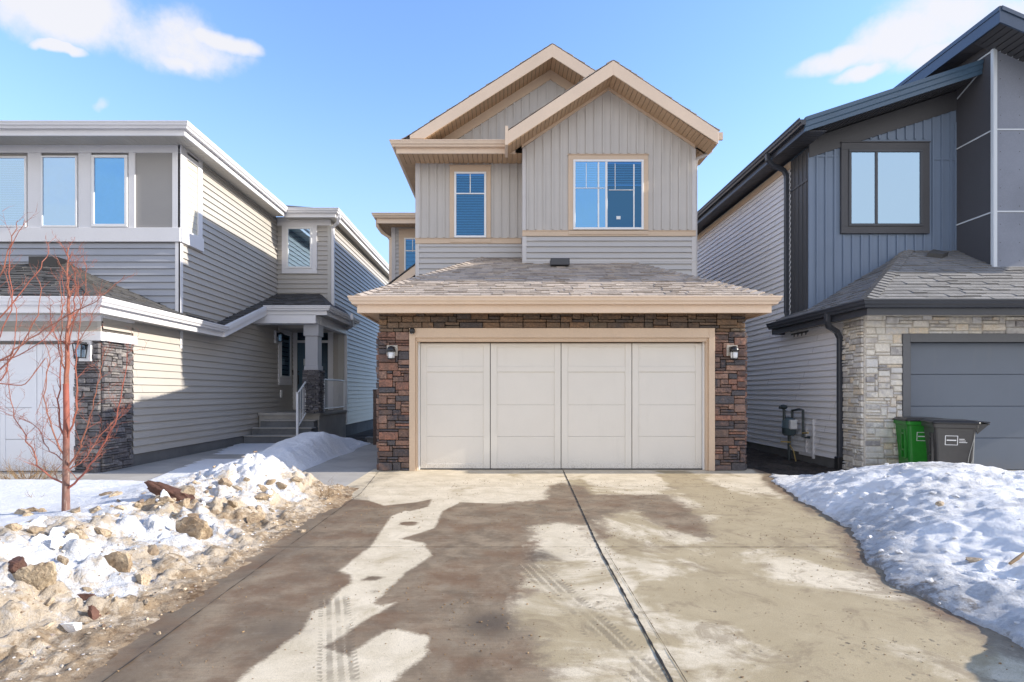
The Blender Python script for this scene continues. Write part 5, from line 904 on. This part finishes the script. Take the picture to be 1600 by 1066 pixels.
# ================================================================== BINS
def rr_ring(hx, hy, r, z, seg=5, cx=0, cy=0):
    P = []
    for qx, qy, a0 in ((1, 1, 0), (-1, 1, 90), (-1, -1, 180), (1, -1, 270)):
        for k in range(seg): a = R(a0+90*k/(seg-1)); P.append((cx+qx*(hx-r)+r*math.cos(a), cy+qy*(hy-r)+r*math.sin(a), z))
    return P
def cart(x, y, rz, col, label, zb=-.02):
    th = thing('wheeled_bin', label, 'bin', (0, 0, 0), 'bins beside the grey garage door'); n = 20
    mat = paint('bin_'+('green' if col[1] > col[0]*1.5 else 'black'), col, .38, .12, .15, 25)
    mb = MB(); rings = [rr_ring(.215, .235, .05, .03), rr_ring(.235, .26, .05, .5), rr_ring(.262, .295, .05, .86), rr_ring(.285, .32, .05, .87), rr_ring(.29, .325, .05, .93)]
    vs = [p for r_ in rings for p in r_]; fs = [tuple(range(n))[::-1], tuple(range(4*n, 5*n))]
    for i in range(4):
        for k in range(n): k2 = (k+1) % n; fs.append((i*n+k, i*n+k2, (i+1)*n+k2, (i+1)*n+k))
    mb.add(vs, fs); body = mb.build('body', mat, th, .004)
    mb = MB()   # recessed-looking grip panel and ribs on the left side
    mb.box(-.27, -.232, -.17, -.15, .30, .78); mb.box(-.27, -.232, -.05, -.03, .30, .78); mb.box(-.272, -.232, -.15, -.05, .42, .45); mb.box(-.274, -.236, -.16, -.04, .70, .73); mb.build('side_rib', mat, body, .004)
    mb = MB(); rings = [rr_ring(.30, .34, .05, .93, 5, .0, 0), rr_ring(.305, .345, .05, .955, 5, .0, 0), rr_ring(.25, .29, .05, .985, 5, .0, 0), rr_ring(.12, .2, .05, .99, 5)]
    vs = [p for r_ in rings for p in r_]; fs = [tuple(range(n))[::-1], tuple(range(3*n, 4*n))]
    for i in range(3):
        for k in range(n): k2 = (k+1) % n; fs.append((i*n+k, i*n+k2, (i+1)*n+k2, (i+1)*n+k))
    mb.add(vs, fs); mb.prism([(.28, -.27, .955), (.44, -.24, .95), (.44, .24, .95), (.28, .27, .955)], (0, 0, .018)); mb.build('lid', M['black'], th, .006)
    mb = MB(); mb.prism([(.24, -.25, .90), (.28, -.25, .78), (.43, -.22, .93), (.30, -.22, .93)], (0, .03, 0)); mb.prism([(.24, .22, .90), (.28, .22, .78), (.43, .2, .93), (.30, .2, .93)], (0, .03, 0)); mb.tube([(.42, -.23, .93), (.42, .23, .93)], .014, 8); mb.build('handle', mat, th)
    for s in (-1, 1):
        mb = MB(); c = Vector((.2, s*.255, .11)); pts = []
        mb.tube([c+Vector((0, -.028, 0)), c+Vector((0, .028, 0))], .11, 18); mb.build('wheel', M['black'], th, .006)
    mk = MB()   # white printed marks on the front: a framed box with a bar and three short text lines
    yf = -.272; q = lambda a0, a1, z0, z1, off=.0: mk.hexa([(a0, -.2605-(z0-.5)*.097-off, z0), (a1, -.2605-(z0-.5)*.097-off, z0), (a1, -.2605-(z0-.5)*.097+.004, z0), (a0, -.2605-(z0-.5)*.097+.004, z0), (a0, -.2605-(z1-.5)*.097-off, z1), (a1, -.2605-(z1-.5)*.097-off, z1), (a1, -.2605-(z1-.5)*.097+.004, z1), (a0, -.2605-(z1-.5)*.097+.004, z1)])
    for a in ((-.13, .03, .74, .748), (-.13, .03, .60, .608), (-.13, -.122, .608, .74), (.022, .03, .608, .74), (-.11, .01, .668, .684), (.045, .11, .69, .70), (.045, .125, .665, .673), (.045, .145, .64, .649)): q(*a, .003)
    mk.build('printed_mark', paint('white_print', (.7, .7, .7), .5), body)
    wr = MB(); wr.tube([(.235, -.275, .86), (.225, -.262, .45), (.21, -.245, .04)], .006, 5); wr.tube([(.225, -.28, .7), (.17, -.275, .45), (.12, -.26, .05)], .004, 5); wr.tube([(.22, -.272, .4), (.16, -.268, .22), (.13, -.256, .06)], .004, 5) if col[0] > .02 or True else None
    wr.build('worn_edge', paint('scuffed_edge', (.35, .35, .33), .5) if col[1] < .1 else mat, body)
    th.scale = (.95, .95, .93); th.location = (x, y, zb); th.rotation_euler = (0, 0, rz); return th
cart(6.70, 9.14, R(-16), (.015, .20, .018), 'green wheeled bin with black lid standing nearest the pale stone pier')
cart(6.62, 8.42, R(-22), (.045, .043, .042), 'black wheeled bin standing in front of the slate garage door')
# ================================================================== SMALL TREES
def pix(x, y, d): return Vector(((x-783)*d/890, d, 1.3+(613-y)*d/890))
m, t = newmat('red_bark'); isl = t.island(); n = t.noise(25, 4, .7); zc = t.new('ShaderNodeSeparateXYZ', None, {0: t.pos()}).outputs[2]
c = t.mix(n, (.20, .05, .035), (.40, .12, .075)); c = t.mix(t.math('MULTIPLY', isl, .4), c, (.30, .17, .10)); t.out(c, .5, t.bump(n, .5, .003)); M['twig'] = m
m, t = newmat('grey_red_bark'); n = t.noise(30, 4, .7); n2 = t.noise(1, 4, .6, t.scaled(60, 60, 12)); zt_ = t.smooth(t.new('ShaderNodeSeparateXYZ', None, {0: t.pos()}).outputs[2], .55, 1.25); c = t.mix(n, (.10, .06, .05), (.26, .12, .085)); c = t.mix(t.smooth(n2, .5, .7), c, (.30, .22, .18)); c = t.mix(zt_, c, t.mix(n, (.20, .05, .035), (.40, .12, .075))); t.out(c, .7, t.bump(n2, .7, .006)); M['trunk'] = m
def grow(mb, a, d, L, r, lvl, rg, up=.25):
    P = [a]; n = 4; dd = d.normalized()
    for i in range(n):
        dd = (dd+Vector((rg.gauss(0, .16), rg.gauss(0, .16), rg.gauss(0, .12)+up*.22))).normalized(); P.append(P[-1]+dd*(L/n))
    mb.tube(P, [r*(1-.75*i/n) for i in range(n+1)], 4 if r < .004 else 5)
    if lvl > 0:
        for i in range(1, n+1):
            if rg.random() < .75:
                s = Vector((rg.gauss(0, 1), rg.gauss(0, .7), rg.gauss(0, .3))).normalized(); grow(mb, P[i], (dd*.7+s*.65), L*rg.uniform(.35, .6), max(r*(1-.75*i/n)*.55, .0013), lvl-1, rg, up)
def limb(mb, pts, r0, r1, rg, side=.5, ln=.22, lvl=1):
    # Catmull-Rom through the points, then side shoots
    Q = [pts[0]]+pts+[pts[-1]]; P = []
    for i in range(1, len(Q)-2):
        for k in range(5):
            u = k/5; a, b, c, d = Q[i-1], Q[i], Q[i+1], Q[i+2]
            P.append(.5*((2*b)+(c-a)*u+(2*a-5*b+4*c-d)*u*u+(3*b-a-3*c+d)*u**3))
    P.append(pts[-1]); n = len(P); P = [p+Vector((rg.gauss(0, .006), rg.gauss(0, .006), 0)) if 0 < i < n-1 else p for i, p in enumerate(P)]
    rr = [r0+(r1-r0)*(i/(n-1))**.8 for i in range(n)]; mb.tube(P, rr, 6)
    for i in range(2, n):
        if rg.random() < side:
            d = (P[i]-P[i-1]).normalized(); s = Vector((rg.gauss(0, 1), rg.gauss(0, .8), rg.uniform(-.2, .5))).normalized()
            grow(mb, P[i], d*.8+s*.6, ln*rg.uniform(.4, 1.1), max(.0017, rr[i]*.5), lvl, rg)
base = hit(103, 798, zleft); TD = base.y; rg = random.Random(4)
tree = thing('young_tree', 'small bare red-barked tree with upright branches standing in the snow', 'tree', tuple(base))
mb = MB(); tp = [base-Vector((0, 0, .1)), base+Vector((0, 0, .02)), pix(103, 740, TD), pix(104, 650, TD), pix(103, 600, TD)]; mb.tube(tp, [.040, .034, .029, .026, .024], 10); mb.build('trunk', M['trunk'], tree, smooth=True)
mb = MB(); limb(mb, [pix(103, 610, TD), pix(105, 540, TD), pix(107, 470, TD+.02), pix(106, 420, TD), pix(106, 386, TD)], .024, .004, rg, .8, .18, 2)
for pts, r0 in (([(104, 765), (135, 735), (165, 690), (185, 640), (198, 560), (205, 545)], .015), ([(104, 730), (125, 700), (140, 650), (155, 590), (165, 545)], .014), ([(103, 757), (65, 735), (45, 690), (20, 640), (12, 560)], .014), ([(103, 720), (85, 680), (70, 620), (78, 560), (70, 530)], .011),
        ([(104, 700), (92, 640), (95, 560), (80, 500), (82, 470)], .012), ([(104, 690), (120, 640), (118, 560), (125, 500), (122, 440)], .013), ([(105, 600), (96, 540), (98, 480), (92, 440)], .010), ([(105, 560), (114, 500), (118, 450), (114, 410)], .010), ([(106, 520), (125, 480), (135, 440), (130, 400)], .008),
        ([(103, 722), (75, 700), (55, 665), (20, 650), (-5, 640)], .007), ([(104, 735), (130, 720), (150, 690), (172, 665), (190, 650)], .009), ([(104, 540), (130, 525), (150, 480)], .006)):
    yo = rg.uniform(-.35, .35); k = len(pts); limb(mb, [pix(x, y, TD+yo*i/k) for i, (x, y) in enumerate(pts)], r0*.75, .002, rg, .75, .19, 2)
mb.build('crown', M['twig'], tree)
tree2 = thing('young_tree', 'bare orange-red tree leaning in at the left edge of the yard', 'tree', (-4.75, 4.9, .15)); D2 = 4.9
mb = MB(); mb.tube([(-4.75, D2, 0), (-4.75, D2, .6), (-4.76, D2, 1.3), (-4.77, D2, 1.75)], [.042, .036, .03, .02], 10); mb.build('trunk', M['trunk'], tree2, smooth=True); mb = MB(); rg = random.Random(12)
for pts, r0 in (([(-80, 640), (-20, 595), (30, 545), (60, 480), (62, 440)], .012), ([(-82, 600), (-10, 570), (45, 530), (110, 490), (150, 470), (195, 430)], .012), ([(-82, 590), (-20, 520), (30, 460), (70, 410), (75, 380)], .011), ([(-80, 560), (-30, 480), (0, 430), (20, 370), (28, 345)], .011), ([(-82, 620), (-10, 600), (40, 600), (75, 560), (60, 640)], .009), ([(-82, 650), (-30, 620), (10, 580), (25, 500), (5, 420)], .010), ([(-82, 540), (-40, 450), (-30, 350)], .013), ([(-20, 560), (20, 560), (80, 520), (100, 470), (95, 430)], .007), ([(-60, 600), (-10, 540), (20, 470), (12, 400), (38, 345)], .008)):
    yo = rg.uniform(-.3, .3); k = len(pts); limb(mb, [pix(x, y, D2+yo*i/k) for i, (x, y) in enumerate(pts)], r0*.8, .0022, rg, .5, .20, 1)
mb.build('crown', M['twig'], tree2)
# ================================================================== SHRUBS
m, t = newmat('dry_stem'); c = t.mix(t.island(), (.14, .08, .04), (.36, .24, .12)); t.out(c, .8); M['dry'] = m
def shrub(base, r, h, n, label, seed, up=.6):
    o = thing('shrub', label, 'shrub', tuple(base)); rg = random.Random(seed); mb = MB()
    for i in range(n):
        a = rg.uniform(0, 6.28); b = base+Vector((math.cos(a), math.sin(a), 0))*rg.uniform(0, r*.5); d = Vector((math.cos(a)*(1-up)*1.6, math.sin(a)*(1-up), up+.2))+Vector((rg.gauss(0, .2), rg.gauss(0, .2), 0)); grow(mb, b-Vector((0, 0, .03)), d, h*rg.uniform(.5, 1.1), .0035, 1, rg, .2)
    mb.build('stem', M['dry'], o); return o
shrub(Vector((-6.95, 8.35, .05)), .8, .33, 90, 'low dry brown shrub at the edge of the snow before the white garage door', 5, .45)
b = hit(505, 778, zleft); shrub(b, .12, .26, 16, 'few bare twigs sticking out of the snow beside the walkway', 8, .45)
b = hit(57, 777, zleft); shrub(Vector((b.x, b.y, b.z)), .05, .14, 4, 'tiny forked weed stem poking up through clean snow left of the tree', 9, .5)
# ================================================================== ICE CHUNKS
def ico(sub=2):
    import bmesh; bm = bmesh.new(); bmesh.ops.create_icosphere(bm, subdivisions=sub, radius=1); bm.verts.index_update(); v = [tuple(x.co) for x in bm.verts]; f = [tuple(x.index for x in q.verts) for q in bm.faces]; bm.free(); return v, f
IC, IC1 = ico(4), ico(1)
def chunk_geo(sx, sy, sz, seed, src=IC, ang=.5):
    rg = random.Random(seed); pl = [(Vector((rg.gauss(0, 1), rg.gauss(0, 1), rg.gauss(0, 1))).normalized(), rg.uniform(.32, .68)) for _ in range(9)]; V = []
    for p in src[0]:
        v = Vector(p)
        for n, d in pl:
            k = v.dot(n)
            if k > d: v = v-n*(k-d)*.82
        v = v*(1.25+.16*mnoise.noise(v*2.3+Vector((seed, 0, 0)))+.13*mnoise.noise(v*6+Vector((0, seed, 0)))+.05*mnoise.noise(v*15)); V.append(Vector((v.x*sx, v.y*sy, v.z*sz)))
    return V, src[1]
from mathutils import Euler
def chunk(x, y, w, hgt, mat, label, group, seed, tilt=(0, 0, 0), name='ice_chunk', cat='ice chunk', flat=.5, zf=None, sink=-.15):
    p = hit(x, y, zf or zleft); s = p.y/890; V, F_ = chunk_geo(w*s/2*1.15, (w+hgt)*s/4*.8*flat*2, hgt*s/2*1.15, seed); E = Euler(tilt).to_matrix()
    me = bpy.data.meshes.new(name); me.from_pydata([tuple(E @ v) for v in V], [], F_); me.materials.append(M[mat]); o = bpy.data.objects.new(name, me); sc.collection.objects.link(o)
    o.location = p+Vector((0, 0, hgt*s*sink*.5)); tag(o, label, cat, group); return o
GC = 'ice chunks in the left snow bank'
chunk(302, 838, 54, 48, 'ice', 'large tan angular slab of ice halfway up the snow bank, right of the others', GC, 2, (.3, .2, 0), flat=.35)
chunk(186, 888, 36, 52, 'ice', 'upright rounded tan ice chunk in the clean snow face below the tree', GC, 3, (.1, 0, 0), flat=.35)
chunk(52, 905, 42, 62, 'ice', 'tall brown ice slab with a sharp edge near the left end of the bank', GC, 4, (.1, .5, 0), flat=.4)
chunk(28, 882, 30, 26, 'bark', 'dark brown ice lump tucked above the tall brown slab', GC, 5, (0, .2, 0), flat=.5)
chunk(116, 985, 30, 24, 'ice_white', 'smooth white ice lump at the foot of the bank near the driveway', GC, 6, (0, .5, 0))
chunk(150, 800, 22, 16, 'ice', 'small squarish pale brown ice block just right of the tree trunk', GC, 7)
chunk(100, 878, 15, 22, 'ice', 'thin pointed brown ice flake standing in white snow above the tan chunk', GC, 8, flat=.3)
chunk(128, 932, 34, 11, 'bark', 'flat dark brown chunk lying on the lower bank', GC, 9, (0, .2, 0))
chunk(150, 962, 12, 26, 'bark', 'narrow dark brown upright splinter among the toe rubble', GC, 10, (0, -.4, 0))
chunk(222, 908, 30, 28, 'ice', 'jagged tan chunk leaning at the toe right of the rounded one', GC, 11, (.2, -.4, 0))
chunk(258, 778, 18, 20, 'ice_white', 'round white snow lump leaning on the dark bark', GC, 12)
chunk(33, 803, 24, 13, 'ice', 'low brown chunk on the crest left of the tree', GC, 13)
chunk(66, 800, 12, 15, 'ice', 'little pointed tan chunk on the crest just left of the trunk', GC, 14)
chunk(352, 757, 16, 14, 'ice', 'grey-brown lump in the shaded side of the snow peak', GC, 15)
chunk(470, 835, 0+14, 10, 'ice', 'small lump at the brown slush edge of the driveway', GC, 16)
chunk(270, 775, 58, 20, 'bark', 'dark red-brown slab of bark propped on the crest of the left snow bank', None, 45, (.2, .42, .1), 'bark_slab', 'bark', .45, None, .5)
rg = random.Random(77); k = 0
spots = [(rg.gauss(50, 45), rg.gauss(828, 12)) for _ in range(26)]+[(rg.uniform(170, 330), rg.gauss(782, 6)) for _ in range(16)]+[(rg.gauss(400, 45), rg.gauss(775, 18)) for _ in range(26)]+[(rg.uniform(60, 300), 990-(rg.uniform(60, 300)-60)*.35+rg.gauss(0, 16)) for _ in range(10)]
for (x, y) in spots:
    if x < 2 or x > 520: continue
    sz = rg.uniform(11, 34)*(.75 if y < 800 else 1)*(.6 if y > 900 else 1); chunk(x, y, sz, sz*rg.uniform(.4, .75), rg.choice(('ice', 'ice', 'ice_white') if y < 900 else ('ice',)), 'small dirty lump of ice in the rubble of the left snow bank', 'small ice lumps in the left snow bank', 100+k, (rg.gauss(0, .4), rg.gauss(0, .4), rg.uniform(0, 6)), 'ice_lump', 'ice lump'); k += 1
GR = 'lumps on the right snow mound'
chunk(1527, 875, 26, 10, 'ice', 'brownish flat lump on the lower right face of the right snow mound', GR, 31, zf=zright); chunk(1543, 889, 20, 12, 'ice_white', 'pale grey lump just below the brownish one on the right mound', GR, 32, zf=zright); chunk(1470, 790, 16, 9, 'ice', 'small dark lump midway up the right snow mound', GR, 33, zf=zright)
p = hit(1590, 880, zright); mb = MB(); mb.tube([p+Vector((-.07, -.02, .0)), p+Vector((0, 0, .03)), p+Vector((.06, .02, .06))], [.009, .011, .007], 6); o = mb.build('stick', M['dry']); tag(o, 'short dry stick lying on the right snow mound near its edge', 'stick')
# uncountable crumbs on both banks
def crumbs(name, zf, n, fn, seed, label, mat='crumb'):
    rg = random.Random(seed); mb = MB(); XS = []; 
    for i in range(n): XS.append(fn(rg))
    A = np.array([(p[0], p[1]) for p in XS]); Z = zf(A[:, 0], A[:, 1])
    for (x, y, r), z in zip(XS, Z):
        if z < -.02: continue
        V, F_ = chunk_geo(r*rg.uniform(.7, 1.4), r*rg.uniform(.7, 1.3), r*rg.uniform(.4, .9), rg.randint(0, 9999), IC1); a = rg.uniform(0, 6.28)
        mb.add([(x+v.x*math.cos(a)-v.y*math.sin(a), y+v.x*math.sin(a)+v.y*math.cos(a), z+v.z+r*.2) for v in V], F_)
    o = mb.build(name, M[mat]); tag(o, label, 'ice crumbs', kind='stuff'); return o
def fl(rg):
    y = rg.uniform(2.0, 7.6)**1.0; t = abs(rg.gauss(.45, .55)); return (-1.95-t, y, rg.choice((.004, .005, .006, .007, .009, .012)) if t < .9 else rg.choice((.008, .014, .025)))
crumbs('ice_crumbs', zleft, 1300, fl, 5, 'scattered crumbs of dirty ice along the slushy toe of the left bank')
def fr(rg):
    y = rg.uniform(2.4, 8.4); return (float(XE(y))+abs(rg.gauss(.9, .8)), y, rg.choice((.008, .012, .02, .03)))
crumbs('snow_crumbs', zright, 160, fr, 6, 'loose snow crumbs and grit over the right mound', 'snow_right')
def fd(rg):
    y = rg.uniform(2.3, 8.5); x = rg.uniform(-1.9, 3.4); c = vnoise(np.array([x*1.6]), np.array([y*1.6]), 5)[0]
    return (x, y, rg.choice((.002, .003, .004))*(1.6 if c > .6 else 1))
crumbs('road_grit', lambda X, Y: np.zeros(X.shape)+.001, 2600, fd, 7, 'fine grit scattered over the driveway', 'dry')
def fs(rg): return (rg.uniform(4.05, 5.95), rg.uniform(8.6, 13), rg.choice((.012, .02, .035)))
crumbs('soil_clods', lambda X, Y: zsoil(X, Y), 900, fs, 8, 'dark soil clods in the strip between the two houses', 'soil')
